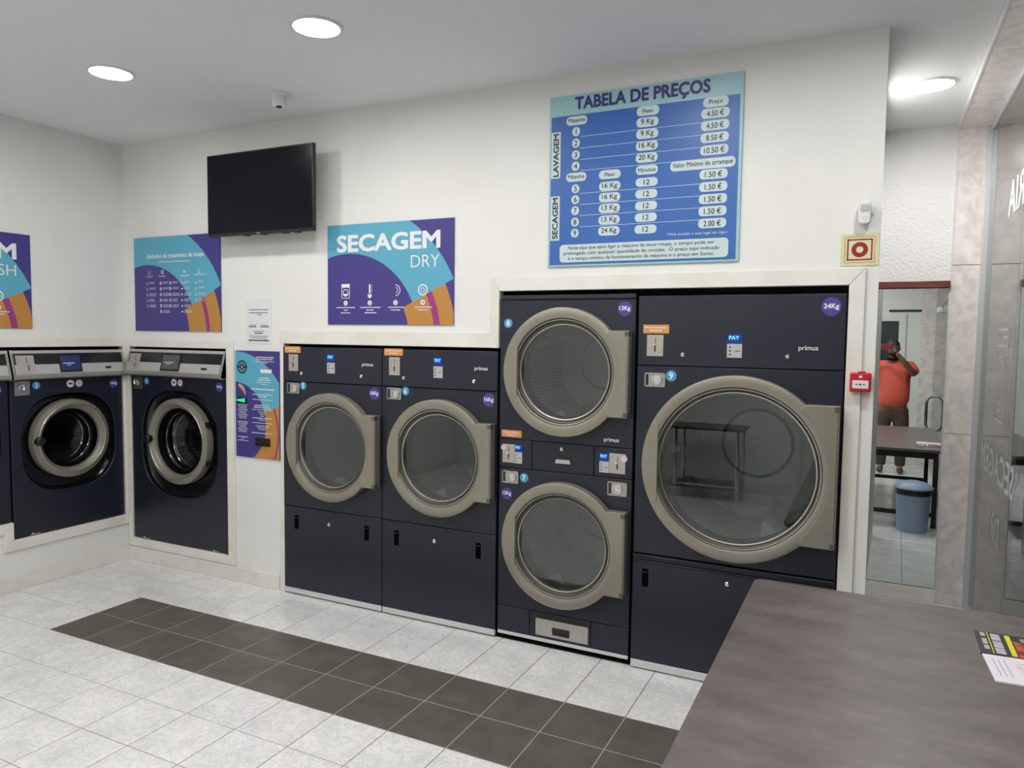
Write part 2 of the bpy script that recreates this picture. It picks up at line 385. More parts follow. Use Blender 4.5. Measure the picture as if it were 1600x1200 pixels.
def pull(par, y):
    pts = [(XG, y, .62), (XG-.045, y, .62), (XG-.085, y, .65), (XG-.10, y, .70), (XG-.10, y, 1.0), (XG-.085, y, 1.05), (XG-.045, y, 1.08), (XG, y, 1.08)]
    obj('pull_handle', MB().tube(pts, .019), m_chrome, par)
    obj('patch_fitting', MB().box(XG-.008, XG+.018, y-.04, y+.04, 1.2, 1.26), m_alu, par, bevel=.002)
pull(gd2, -3.98)
obj('door_closer', MB().box(XG-.05, XG, -3.45, -3.15, 2.17, 2.235), m_alu, gd2, bevel=.004)
# window lettering: reads from outside, so it is reversed from inside
vt = MB()
def yt(t, ya, yb, z0, z1, bold=0.0):
    vs, fs, x0, x1, y0, y1 = text_geo(t, bold)
    for dy, dz in ((0, 0), (.008, .003), (-.008, -.003), (.008, -.003), (-.008, .003)) if t != 'DRY' else ((0, 0),):
        vt.add([(XG-.0012-dy*.02-dz*.013, dy+ya+(v[0]-x0)/(x1-x0)*(yb-ya), dz+z0+(v[1]-y0)/(y1-y0)*(z1-z0)) for v in vs], fs)
yt('LAVANDARIA', -.86, 1.02, 2.41, 2.585)
yt('SECAGEM', .41, 1.56, .99, 1.15); yt('DRY', .755, 1.17, .67, .825, 0.0)
def ybar(y0, y1, z0, z1): vt.add([(XG-.0012, y0, z0), (XG-.0012, y1, z0), (XG-.0012, y1, z1), (XG-.0012, y0, z1)], [(0, 1, 2, 3)])
for a in ((.785, 1.17, 1.805, 1.817), (.785, 1.17, 1.718, 1.73), (.785, 1.17, 1.318, 1.33), (.785, .797, 1.318, 1.817), (1.158, 1.17, 1.318, 1.817), (.83, .95, 1.765, 1.777), (1.06, 1.075, 1.75, 1.79), (1.11, 1.125, 1.75, 1.79)): ybar(*a)
for ra, rb in ((.140, .152), (.112, .122)):
    for i in range(40):
        t0, t1 = 2*PI*i/40, 2*PI*(i+1)/40
        vt.add([(XG-.0012, .977+r*math.cos(t), 1.52+r*math.sin(t)) for r, t in ((ra, t0), (rb, t0), (rb, t1), (ra, t1))], [(0, 1, 2, 3)])
obj('window_lettering', vt, m_letter, win, label='white vinyl lettering and washing machine outline, reversed from inside', smooth=False)
# rear doorway, seen in the mirror behind the photographer
dr = st('door_3', MB().box(4.32, 4.42, YB-.05, YB+.02, 0, 2.24).box(5.24, 5.335, YB-.05, YB+.02, 0, 2.24).box(4.42, 5.24, YB-.05, YB+.02, 2.13, 2.24), m_white, bevel=.004)
obj('pane', MB().box(4.42, 5.24, YB-.03, YB-.02, .75, 2.13), m_glassdk, dr); obj('door_panel', MB().box(4.42, 5.24, YB-.04, YB-.01, 0, .75), m_white, dr)
st('trim_22', MB().box(5.10, XR, YB, YB+.015, 2.27, 2.30), m_black)
# floor tiles: one object each in view, the strip of dark ones two tiles deep
T = .3; GX = .8323; GY = -1.1331; GR = .0042
tm = {}
def tile(x0, x1, y0, y1, m):
    w, d = round(x1-x0, 3), round(y1-y0, 3); key = (w, d, m.name)
    if key not in tm:
        b = MB(); a, c = w/2-GR/2, d/2-GR/2; e = .0012
        b.add([(-a,-c,-.009),(a,-c,-.009),(a,c,-.009),(-a,c,-.009),(-a,-c,-e),(a,-c,-e),(a,c,-e),(-a,c,-e),(-a+e,-c+e,0),(a-e,-c+e,0),(a-e,c-e,0),(-a+e,c-e,0)],
              [(0,1,5,4),(1,2,6,5),(2,3,7,6),(3,0,4,7),(4,5,9,8),(5,6,10,9),(6,7,11,10),(7,4,8,11),(8,9,10,11)])
        me = bpy.data.meshes.new('tile'); me.from_pydata(b.v, [], b.f); me.materials.append(m); tm[key] = me
    o = bpy.data.objects.new('tile', tm[key]); COL.objects.link(o); o.parent = floor
    o.location = ((x0+x1)/2, (y0+y1)/2, 0)
far = MB()
for i in range(-3, 17):
    for j in range(-13, 10):
        x0, x1 = max(GX+i*T, 0.0), min(GX+(i+1)*T, XG); y0, y1 = max(GY+j*T, YB), min(GY+(j+1)*T, YR)
        if x1-x0 < .02 or y1-y0 < .02: continue
        if y0 >= 0 and x1 < 5.11: continue
        if y1 > 0 and x1 < 5.1: y1 = min(y1, .0)
        if y1-y0 < .02: continue
        dark = j in (0, 1) and 0 <= i < 14
        if j >= -5: tile(x0, x1, y0, y1, m_tiled if dark else m_tile)
        else: far.box(x0+GR/2, x1-GR/2, y0+GR/2, y1-GR/2, -.009, 0)
for x in (1.6, 3.2, 4.0): pass
obj('tile_field', far, m_tile, floor, kind='stuff')
obj('grout_strip', MB().box(GX-.0, GX+14*T, GY, GY+2*T, -.003, -.0012), mat('beige_grout', (.42, .38, .32), .8), floor)
obj('tile_field', MB().box(1.59, 5.02, .003, .9, -.004, -.0005), m_dark, floor)
# ------------------------------------------------------------------ dryers
def lock(mb, x, z, y):
    mb.lathe([(0, -.012), (.006, -.012), (.006, -.009), (.009, -.010), (.012, -.007), (.012, 0)], (x, y, z), n=16)
def coin_plate(par, x0, x1, z0, z1, y, slotx=None):
    p = obj('coin_plate', MB().box(x0, x1, y-.004, y, z0, z1), m_coin, par, bevel=.0015)
    cx = slotx or (x0+x1)/2; zc = (z0+z1)/2; h = z1-z0
    obj('coin_slot', MB().prism([(cx-.003, zc-h*.28), (cx+.003, zc-h*.28), (cx+.003, zc+.0), (cx-.003, zc+.0)], y-.006, y-.004)
        .prism([(cx-.001, zc+h*.12), (cx+.002, zc+h*.12), (cx+.005, zc+h*.36), (cx+.002, zc+h*.36)], y-.005, y-.004), m_black, p)
    obj('reject_button', MB().lathe([(0, -.010), (.007, -.009), (.009, -.004), (.009, 0)], (cx-.004, y-.004, zc+.004), n=16), m_chrome, p)
def lock_box(par, x0, x1, z0, z1, y, left=True):
    cx = x0+(x1-x0)*(.60 if left else .5); cz = (z0+z1)/2; h = z1-z0
    b = MB(); t = .004
    for a in ((x0, x1, z0, z0+t), (x0, x1, z1-t, z1), (x0, x0+t, z0, z1), (x1-t, x1, z0, z1)): b.box(a[0], a[1], y-.008, y, a[2], a[3])
    b.box(x0, x1, y-.003, y, z0, z1)
    p = obj('coin_box_door', b, m_steel, par)
    obj('lock_cylinder', MB().lathe([(0, -.014), (h*.16, -.014), (h*.16, -.009), (h*.24, -.009), (h*.27, -.014), (h*.34, -.014), (h*.36, -.003)], (cx, y, cz), n=24), m_chrome, p)
    obj('lock_recess', MB().box(x0+.007, x0+.020, y-.0035, y-.003, z0+.008, z1-.008), m_black, p)
def display(par, x0, x1, z0, z1, zk0, zk1, y):
    d = obj('display', MB().box(x0, x1, y-.003, y, z0, z1), m_disp, par)
    t = MB(); text(t, 'PAY', (x0+x1)/2-.003, (z0+z1)/2+.004, y-.0036, h=(z1-z0)*.42, w=(x1-x0)*.66, bold=.03); obj('display_digits', t, m_digit, d, smooth=False)
    k = obj('keypad', MB().box(x0, x1, y-.003, y, zk0, zk1), m_keypad, par)
    b = MB(); w = x1-x0; h = zk1-zk0
    for q in range(3): b.box(x0+w*.14, x0+w*.26, y-.0036, y-.003, zk0+h*(.16+.27*q), zk0+h*(.26+.27*q))
    b.box(x0+w*.55, x0+w*.86, y-.0036, y-.003, zk0+h*.45, zk0+h*.50)
    obj('keypad_marks', b, m_print_k, k)
def number(par, t, x, z, y, r=.026):
    s = obj('number_sticker', MB().prism(circ(x, z, r), y-.001, y), m_cyan, par)
    b = MB(); text(b, t, x, z, y-.0015, h=r*1.15, bold=.03); obj('digit', b, m_print_w, s, smooth=False)
def kg(par, t, x, z, y, r=.038):
    s = obj('capacity_sticker', MB().prism(circ(x, z, r), y-.001, y), m_purples, par)
    b = MB(); text(b, t, x, z, y-.0015, w=r*1.5, bold=.03); obj('lettering', b, m_print_w, s, smooth=False)
def orange(par, x0, x1, z0, z1, y):
    s = obj('price_sticker', MB().prism(rrect((x0+x1)/2, (z0+z1)/2, x1-x0, z1-z0, .005), y-.001, y), m_sticko, par)
    b = MB(); w = x1-x0; h = z1-z0; random.seed(3)
    for zz, a, c in ((z0+h*.60, .07, .93), (z0+h*.26, .25, .75)):
        x = x0+w*a
        while x < x0+w*c-.006:
            L = random.uniform(.004, .012); b.box(x, min(x+L, x0+w*c), y-.0014, y-.001, zz, zz+h*.13); x += L+.002
    obj('print', b, m_paper, s, smooth=False)
def brandtext(par, x, z, y, w=.085):
    s = obj('name_badge', MB().prism(rrect(x, z, w*1.12, .030, .004), y-.001, y), m_black, par)
    b = MB(); text(b, 'primus', x, z, y-.0015, w=w, bold=.012); obj('lettering', b, m_print_w, s, smooth=False)
def dryer_door(par, cx, cz, R, rf, rg, hz, xr, gx, gz, Y, drum_d, drum_extra=.05, seal=None, lifter=False, dmat=None):
    door = obj('door_ring', MB().lathe([(R-.004, .001), (R, -.004), (R, -.049), (R-.002, -.054), (R-.006, -.056), (rf+.004, -.056), (rf, -.054), (rf-.004, -.046)], (cx, Y, cz), n=96), m_ring, par)
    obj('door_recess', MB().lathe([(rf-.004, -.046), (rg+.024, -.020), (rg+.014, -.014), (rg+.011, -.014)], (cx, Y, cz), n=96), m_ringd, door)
    obj('glass_bead', MB().lathe([(rg+.012, -.012), (rg+.012, -.020), (rg+.008, -.024), (rg+.002, -.022), (rg, -.016), (rg, 0)], (cx, Y, cz), n=96), m_bead, door)
    obj('groove_bead', MB().lathe([(rf-.010, -.041), (rf-.008, -.045), (rf-.012, -.044)], (cx, Y, cz), n=96, closed=True), m_bead, door)
    obj('door_glass', MB().lathe([(0, -.014), (rg+.003, -.014)], (cx, Y, cz), n=64).lathe([(rg+.003, -.010), (0, -.010)], (cx, Y, cz), n=64), m_glass, door, smooth=False)
    obj('door_seal', MB().lathe([(rg+.003, -.008), (rg+.006, .02), (rg-.004, .06), (rg+.002, .08)], (cx, Y, cz), n=64), m_black, door)
    a = math.asin(hz/R); N = 20
    arc = [(cx+(R-.03)*math.cos(-a+2*a*i/N), cz+(R-.03)*math.sin(-a+2*a*i/N)) for i in range(N+1)]
    poly = [(cx+xr, cz-hz), (cx+xr, cz+hz), (cx+R*math.cos(a)-.0, cz+hz)]+arc[::-1]+[(cx+R*math.cos(a), cz-hz)]
    hb = obj('hinge_plate', MB().prism(poly, Y-.0575, Y-.001), m_ring, door, bevel=.003)
    hp = MB()
    for sg in (-1, 1): hp.box(cx+xr-.022, cx+xr+.001, Y-.060, Y-.03, cz+sg*(hz-.016)-.012, cz+sg*(hz-.016)+.012)
    hp.box(cx+xr-.009, cx+xr-.006, Y-.0590, Y-.057, cz-hz+.03, cz+hz-.03)
    obj('hinge', hp, m_ringd, hb, bevel=.002)
    b = math.asin(gz/(R-.003)); arc = [(cx+(R-.003)*math.cos(PI-b+2*b*i/16), cz+(R-.003)*math.sin(PI-b+2*b*i/16)) for i in range(17)]
    obj('door_grip', MB().prism(arc+[(cx-gx, cz-gz), (cx-gx, cz+gz)], Y-.0585, Y-.030), m_ring, door, bevel=.002)
    # drum
    rd = rg+drum_extra
    k = 12; prof = [(rd, .09+drum_d*i/k) for i in range(k+1)]
    dm = MB(); dm.lathe(prof, (cx, Y, cz), n=72)
    for q, uvs in dm.uv.items(): dm.uv[q] = tuple((u, v/k) for u, v in uvs)
    drum = obj('drum', dm, dmat or m_drum, par)
    obj('drum_front', MB().lathe([(rg+.002, .08), (rd, .09)], (cx, Y, cz), n=64), m_dark, drum)
    obj('drum_back', MB().lathe([(0, .09+drum_d), (rd*.62, .09+drum_d), (rd*.622, .091+drum_d), (rd, .09+drum_d)], (cx, Y, cz), n=64), m_drumb, drum)
    if seal: obj('back_seal', MB().lathe([(seal-.009, -.006), (seal+.009, -.006), (seal+.009, 0), (seal-.009, 0)] if lifter else [(seal-.004, -.006), (seal+.004, -.006), (seal+.004, 0), (seal-.004, 0)], (cx-.0, Y+.09+drum_d, cz+.03), n=64, closed=True), m_matte, drum)
    obj('back_rim', MB().lathe([(rd, .082+drum_d), (rd-.004, .080+drum_d), (rd-.004, .088+drum_d)], (cx, Y, cz), n=64), m_bead, drum)
    for t in (250, 10, 130) if not lifter else (292, 52, 172):
        ta = math.radians(t); L = MB(); hh = .10 if lifter else .055
        ex, ez = math.cos(ta), math.sin(ta); tx, tz = -ez, ex
        sec = [(rd-.002, -.055), (rd-hh, -.008), (rd-hh, .008), (rd-.002, .055)]
        v = []
        for yy in (.12+drum_d*.1, .09+drum_d*.98):
            for r, w in sec: v.append((cx+ex*r+tx*w, Y+yy, cz+ez*r+tz*w))
        L.add(v, [(0,1,2,3), (7,6,5,4), (0,4,5,1), (1,5,6,2), (2,6,7,3)]); obj('drum_lifter', L, m_drumb, drum)
def slit(par, x, z, y):
    s = obj('grip_slot', MB().prism(rrect(x, z, .034, .094, .004), y-.0012, y), m_matte, par)
    obj('slot_lip', MB().box(x-.013, x+.013, y-.004, y-.0012, z+.028, z+.034), m_blackgl, s)
def cabinet(par, w, z0, z1, depth=.85):
    b = MB().box(0, .004, .012, depth, z0, z1).box(w-.004, w, .012, depth, z0, z1).box(0, w, depth-.004, depth, z0, z1).box(0, w, .012, depth, z1-.004, z1).box(0, w, .012, depth, z0, z0+.02)
    obj('cabinet', b, m_navy, par)
def dryer16(x, num, label):
    t = thing('tumble_dryer', label, 'dryer', (x, -.02, 0)); w = .7975
    cabinet(t, w, .04, 1.655); cx, cz = .42, 1.02
    obj('control_panel', MB().box(.001, w-.001, 0, .02, 1.430, 1.656), m_navy, t, bevel=.003)
    obj('front_panel', plate_hole(MB(), .001, w-.001, .602, 1.425, cx, cz, .27, 0, .02), m_navy, t, bevel=.002)
    ld = obj('lower_door', MB().box(.001, w-.001, 0, .02, .045, .597), m_navy, t, bevel=.003)
    kp = obj('kick_plate', MB().box(.003, w-.003, -.002, .02, .010, .044), m_alu, t, bevel=.002)
    obj('foot', MB().cyl((.06, .06, 0), (.06, .06, .04), .02), m_black, t); obj('foot', MB().cyl((w-.06, .06, 0), (w-.06, .06, .04), .02), m_black, t)
    obj('foot', MB().cyl((.06, .78, 0), (.06, .78, .04), .02), m_black, t); obj('foot', MB().cyl((w-.06, .78, 0), (w-.06, .78, .04), .02), m_black, t)
    slit(ld, .108, .494, 0); slit(ld, .682, .494, 0)
    l = MB(); lock(l, .385, .512, 0); obj('lock', l, m_chrome, ld)
    dryer_door(t, cx, cz, .348, .292, .252, .226, .366, .262, .15, 0, .60)
    coin_plate(t, .052, .132, 1.497, 1.607, 0); orange(t, .016, .152, 1.617, 1.659, 0)
    display(t, .372, .434, 1.568, 1.615, 1.492, 1.560, 0); brandtext(t, .69, 1.553, 0)
    l = MB(); lock(l, .162, 1.484, 0); obj('lock', l, m_chrome, t); l = MB(); lock(l, .645, 1.482, 0); obj('lock', l, m_chrome, t)
    lock_box(t, .040, .146, 1.350, 1.421, 0); number(t, num, .172, 1.404, 0); kg(t, '16Kg', .742, 1.378, 0)
    return t
dryer16(1.590, '5', 'navy dryer with round glass door and number 5 sticker, beside the payment panel')
dryer16(2.3905, '6', 'navy dryer with round glass door and number 6 sticker, left of the stacked pair')
def stack():
    t = thing('stacked_dryer', 'tall navy double dryer with two round glass doors numbered 8 above and 7 below', 'dryer', (3.203, -.02, 0)); w = .782
    cabinet(t, w, .04, 1.968)
    obj('top_lip', MB().box(0, w, -.006, .02, 1.946, 1.970), m_navy, t, bevel=.003)
    obj('front_panel', plate_hole(MB(), .001, w-.001, 1.166, 1.943, .395, 1.553, .27, 0, .02), m_navy, t, bevel=.002)
    obj('control_panel', MB().box(.001, .203, 0, .02, 1.003, 1.162), m_navy, t, bevel=.002)
    obj('control_panel', MB().box(.571, w-.001, 0, .02, 1.003, 1.162), m_navy, t, bevel=.002)
    sd = obj('service_drawer', MB().box(.206, .568, 0, .02, 1.003, 1.162), m_navy, t, bevel=.002)
    obj('drawer_pull', MB().box(.336, .442, -.002, 0, 1.046, 1.094), m_black, sd, bevel=.003)
    obj('pull_lip', MB().prism([(.345, 1.052), (.436, 1.052), (.430, 1.074), (.352, 1.074)], -.004, -.002), m_silver, sd)
    l = MB(); lock(l, .385, 1.133, 0); obj('lock', l, m_chrome, sd)
    obj('front_panel', plate_hole(MB(), .001, w-.001, .204, .999, .395, .605, .27, 0, .02), m_navy, t, bevel=.002)
    for a, b in ((.001, .202), (.205, .568), (.571, w-.001)): obj('lower_panel', MB().box(a, b, 0, .02, .055, .200), m_navy, t, bevel=.002)
    lf = obj('lint_panel', MB().box(.243, .556, -.004, 0, .070, .166), m_coin, t, bevel=.002)
    obj('lint_slot', MB().prism(rrect(.397, .107, .104, .042, .006), -.006, -.004), m_black, lf)
    obj('slot_lip', MB().box(.355, .440, -.008, -.006, .093, .099), m_blackgl, lf)
    b = MB(); random.seed(5); x = .247
    while x < .55:
        L = random.uniform(.012, .03); b.box(x, min(x+L, .553), -.0015, 0, .170, .186); x += L+.003
    obj('display_strip', b, m_black, lf); b = MB()
    for x, z in ((.27, .13), (.27, .092), (.53, .13), (.53, .092)):
        ringflat(b, x, z, .008, .010, -.0045, 16); b.box(x-.0015, x+.0015, -.0046, -.004, z-.005, z+.005)
    obj('print', b, m_grayp, lf, kind='stuff')
    obj('kick_plate', MB().box(.002, w-.002, -.001, .02, .034, .053), m_alu, t, bevel=.002)
    for x in (.06, w-.06):
        for y in (.06, .78): obj('foot', MB().cyl((x, y, 0), (x, y, .04), .02), m_black, t)
    dryer_door(t, .395, 1.553, .348, .292, .252, .226, .370, .262, .145, 0, .60, seal=.165, dmat=m_drum2)
    dryer_door(t, .395, .605, .348, .292, .252, .226, .370, .262, .145, 0, .60, seal=.165, dmat=m_drum2)
    kg(t, '13Kg', .722, 1.893, 0); number(t, '8', .048, 1.815, 0); orange(t, .014, .140, 1.176, 1.215, 0)
    coin_plate(t, .022, .100, 1.030, 1.135, 0); display(t, .100, .145, 1.098, 1.136, 1.030, 1.094, 0)
    display(t, .601, .655, 1.090, 1.130, 1.026, 1.086, 0); coin_plate(t, .656, .745, 1.026, 1.133, 0)
    s = obj('price_dot', MB().prism(circ(.030, 1.115, .016, 20), -.006, -.0045), m_pink, t); obj('price_dot', MB().prism(circ(.738, 1.108, .018, 20), -.006, -.0045), m_pink, t)
    brandtext(t, .665, 1.200, 0, .082)
    lock_box(t, .022, .126, .914, .985, 0); lock_box(t, .650, .758, .908, .983, 0, False)
    number(t, '7', .158, .952, 0); kg(t, '13Kg', .052, .852, 0, .034)
stack()
def dryer24():
    t = thing('tumble_dryer', 'largest navy tumble dryer with huge round glass door and number 9 sticker', 'dryer', (3.998, -.02, 0)); w = .976
    cabinet(t, w, .05, 1.958); cx, cz = .507, 1.11
    obj('control_panel', MB().box(.001, w-.001, 0, .02, 1.604, 1.958), m_navy, t, bevel=.003)
    obj('front_panel', plate_hole(MB(), .001, w-.001, .622, 1.600, cx, cz, .39, 0, .02), m_navy, t, bevel=.002)
    ld = obj('lower_door', MB().box(.001, w-.001, -.004, .02, .050, .575), m_navy, t, bevel=.003)
    obj('door_lip', MB().box(.001, w-.001, -.012, .02, .606, .616).box(.001, w-.001, -.010, .02, .577, .584), m_navyd, ld, bevel=.003)
    obj('lip_recess', MB().box(.002, w-.002, .004, .02, .584, .606), m_black, ld)
    obj('kick_plate', MB().box(.002, w-.002, -.006, .02, .008, .048), m_alu, t, bevel=.002)
    for x in (.06, w-.06):
        for y in (.06, .78): obj('foot', MB().cyl((x, y, 0), (x, y, .05), .02), m_black, t)
    slit(ld, .070, .494, -.004); slit(ld, w-.070, .494, -.004)
    l = MB(); lock(l, .486, .527, -.004); obj('lock', l, m_chrome, ld)
    dryer_door(t, cx, cz, .458, .402, .368, .333, .462, .374, .20, 0, .66, .05, seal=.195, lifter=True)
    orange(t, .028, .162, 1.767, 1.811, 0); coin_plate(t, .049, .135, 1.650, 1.759, 0)
    l = MB(); lock(l, .234, 1.661, 0); obj('lock', l, m_chrome, t); l = MB(); lock(l, .730, 1.663, 0); obj('lock', l, m_chrome, t)
    display(t, .450, .521, 1.724, 1.767, 1.652, 1.720, 0); brandtext(t, .820, 1.702, 0)
    lock_box(t, .042, .150, 1.494, 1.566, 0); number(t, '9', .178, 1.553, 0, .028); kg(t, '24Kg', .912, 1.897, 0, .043)
dryer24()
# ------------------------------------------------------------------ washing machines
def squircle(a, n=3.2, r=1.0, k=1.0):
    c, s = abs(math.cos(a)), abs(math.sin(a)); return r/((c**n+(s/k)**n)**(1/n))
def washer(loc, rz, w, z0, z1, cx, cz, R, rg, br, label, num, kgt, screen, knob_side=-1, sx=.485):
    t = thing('washing_machine', label, 'washing machine', loc, rz); zp = z1-.195      # bottom of the control panel
    b = MB().box(0, .004, .02, .80, z0, z1-.01).box(w-.004, w, .02, .80, z0, z1-.01).box(0, w, .796, .80, z0, z1-.01).box(0, w, .02, .8, z1-.014, z1-.01).box(0, w, .02, .80, z0, z0+.01)
    obj('cabinet', b, m_navyd, t)
    sh = lambda a: squircle(a, 2.7, br)
    obj('front_panel', plate_hole(MB(), .001, w-.001, z0+.002, zp-.002, cx, cz-.02, br, 0, .025, shape=sh), m_navyd, t, bevel=.006)
    # bowl around the door
    bw = MB(); N = 72; pr = [(1.0, .006), (.985, .03), (.93, .05), (.86, .055)]
    for i in range(N):
        a = 2*PI*i/N
        for k, d in pr: bw.v.append((cx+sh(a)*k*math.cos(a), d, cz-.02+sh(a)*k*math.sin(a)))
        bw.v.append((cx+(rg-.01)*math.cos(a), .055, cz+(rg-.01)*math.sin(a)))
    K = len(pr)+1
    for i in range(N):
        j = (i+1) % N
        for q in range(K-1): bw.f.append((i*K+q, j*K+q, j*K+q+1, i*K+q+1))
    obj('door_recess', bw, m_blackgl, t)
    door = obj('door_ring', MB().lathe([(R-.02, .05), (R, .035), (R, -.012), (R-.004, -.020), (R-.030, -.027), (R-.036, -.030), (R-.042, -.028), (rg+.012, -.012), (rg+.004, -.004), (rg, .016)], (cx, 0, cz), n=80), m_ringw, t)
    obj('rim_bead', MB().lathe([(R-.034, -.029), (R-.037, -.032), (R-.040, -.028)], (cx, 0, cz), n=80, closed=True), m_bead, door)
    obj('glass_bowl', MB().lathe([(rg+.004, .012), (rg-.02, .014), (rg-.028, .05), (rg-.035, .12), (rg*.6, .17), (0, .18)], (cx, 0, cz), n=64), m_glassw, door)
    obj('door_seal', MB().lathe([(rg+.004, .02), (rg+.004, .08), (rg-.012, .10), (rg+.01, .15)], (cx, 0, cz), n=64), m_black, door)
    for k_, d_ in ((.90, .07), (.84, .13)): obj('seal_bead', MB().lathe([(rg*k_, d_), (rg*k_-.002, d_-.002), (rg*k_-.004, d_)], (cx, 0, cz), n=64), m_chrome, door)
    kx = cx+knob_side*(R-.035)
    obj('door_handle', MB().lathe([(0, -.060), (.022, -.060), (.030, -.054), (.032, -.03), (.028, -.02)], (kx, 0, cz+.005), n=24), m_black, door, bevel=.003)
    for sg in (-1, 1): obj('hinge', MB().box(cx-knob_side*(R-.015)-.016, cx-knob_side*(R-.015)+.016, -.012, .03, cz+sg*R*.45-.02, cz+sg*R*.45+.02), m_blackgl, door, bevel=.004)
    rd = rg+.045; k = 8; dm = MB().lathe([(rd, .15+.40*i/k) for i in range(k+1)], (cx, 0, cz), n=64)
    for q, uvs in dm.uv.items(): dm.uv[q] = tuple((u, v/k) for u, v in uvs)
    drum = obj('drum', dm, m_drumwp, t)
    obj('drum_back', MB().lathe([(0, .53), (.05, .53), (.06, .545), (rd*.7, .545), (rd*.75, .53), (rd, .55)], (cx, 0, cz), n=48), m_drumw, drum)
    obj('drum_rim', MB().lathe([(rg+.004, .155), (rg+.008, .149), (rg+.012, .155)], (cx, 0, cz), n=64), m_chrome, drum)
    obj('drum_front', MB().lathe([(rg+.012, .155), (rd, .155)], (cx, 0, cz), n=64), m_dark, drum)
    # slanted control panel: wedge with silver bezel
    ztop = z1-.004; P = [(0.03, ztop), (-.006, ztop), (-.052, zp+.020), (-.054, zp+.004), (-.044, zp-.004), (.03, zp-.002)]
    cp = obj('control_panel', MB().prismx(P, .0, w), m_silverd, t, bevel=.004)
    def slant(x, s):            # s: 0 at the bottom edge .. 1 at the top edge of the slanted face
        za, zb = zp+.020, ztop; return (x, -.052+(.046)*s, za+(zb-za)*s)
    nrm = Vector((0, -(ztop-zp-.02), .046)).normalized()*-1; nrm = Vector((0, -.965, -.26)).normalized() if False else Vector((0, -(ztop-zp-.02), -.046)).normalized()
    nrm = Vector((0, -(ztop-zp-.02), .046)).normalized()
    def splate(name, x0, x1, s0, s1, m, par, lift=.002, th=.004):
        q = [Vector(slant(x0, s0)), Vector(slant(x1, s0)), Vector(slant(x1, s1)), Vector(slant(x0, s1))]
        v = [p+nrm*lift for p in q]+[p-nrm*.002 for p in q]
        return obj(name, MB().add(v, [(0,1,2,3), (4,7,6,5), (0,4,5,1), (1,5,6,2), (2,6,7,3), (3,7,4,0)]), m, par, smooth=False)
    splate('fascia_strip', .018, w-.018, .44, .86, m_blackgl, cp); splate('fascia_plate', .018, w-.018, .06, .44, m_silver, cp, .0025)
    splate('panel_top_rail', .004, w-.004, .88, .98, m_silver, cp, .004)
    sc = splate('touch_screen', w*(sx-.10), w*(sx+.095), .10, .80, m_black, cp, .007)
    splate('screen', w*(sx-.088), w*(sx+.083), .18, .76, screen, sc, .0085)
    splate('screen_text', w*(sx-.07), w*(sx+.03), .44, .47, m_scrt, sc, .0090); splate('screen_text', w*(sx-.04), w*(sx+.0), .37, .39, m_scrt, sc, .0090)
    cpl = splate('coin_plate', .028, .145, .10, .80, m_coin, cp, .005)
    splate('coin_slot', .098, .104, .20, .42, m_black, cpl, .006); splate('coin_slot', .094, .098, .5, .72, m_black, cpl, .006)
    splate('badge', w*.80, w*.855, .20, .29, m_black, cp, .004)
    for x in (.0, w-.012):
        obj('end_cap', MB().prismx([(0.03, ztop+.002), (-.009, ztop+.002), (-.056, zp+.022), (-.058, zp+.002), (-.046, zp-.008), (.03, zp-.004)], x, x+.012), m_silverd, cp, bevel=.003)
    zl = zp-.012
    lb = MB().box(.03, .128, -.005, 0, zl-.098, zl); lp = obj('coin_box_door', lb, m_steel if num != '4' else m_ringd, t, bevel=.002)
    obj('lock_cylinder', MB().lathe([(0, -.012), (.012, -.012), (.012, -.008), (.020, -.008), (.024, -.012), (.028, -.005)], (.066, 0, zl-.045), n=24), m_chrome, lp)
    number(t, num, .172, zl-.035, 0, .026)
    xa = w*(.50 if num == '4' else .545)
    for q in (0, 1):
        s = obj('warning_sticker', MB().prism(circ(xa+q*.064-.032, zl-.035, .027), -.001, 0), m_paper, t); b = MB(); x = xa+q*.064-.032; z = zl-.035
        if q == 0: b.flat([(x-.017, z-.006), (x+.017, z-.006), (x+.014, z+.003), (x+.004, z+.004), (x-.003, z+.009), (x-.012, z+.003)], -.0015); obj('print', b, m_print_k, s, smooth=False)
        else:
            ringflat(b, x, z, .022, .026, -.0015, 24)
            for sg in (-1, 1): b.flat([(x-.013, z-sg*.010), (x-.011, z-sg*.013), (x+.013, z+sg*.010), (x+.011, z+sg*.013)], -.0016)
            obj('print', b, m_redp, s, smooth=False)
    kg(t, kgt, w-.070, zl-.050, 0, .033)
    for x in (.10, w-.16): obj('screw_tab', MB().box(x, x+.07, -.002, 0, z0+.004, z0+.008).cyl((x+.02, -.004, z0+.014), (x+.02, 0, z0+.014), .005, 10), m_chrome, t)
    return t
washer((.062, -.002, 0), 0, .993, .176, 1.618, .505, .945, .315, .243, .392, 'navy front loading washing machine with number 4 sticker, in the back wall beside the corner', '4', '20Kg', m_scr2)
washer((.002, -.842, 0), PI/2, .808, .350, 1.612, .405, .985, .277, .206, .338, 'navy front loading washing machine with number 3 sticker, in the left wall beside the corner', '3', '16Kg', m_scr)
washer((.002, -1.555, 0), PI/2, .700, .470, 1.612, .350, 1.035, .245, .182, .300, 'navy washing machine cut off by the left edge of the photo, with 9Kg sticker', '2', '9Kg', m_scr)
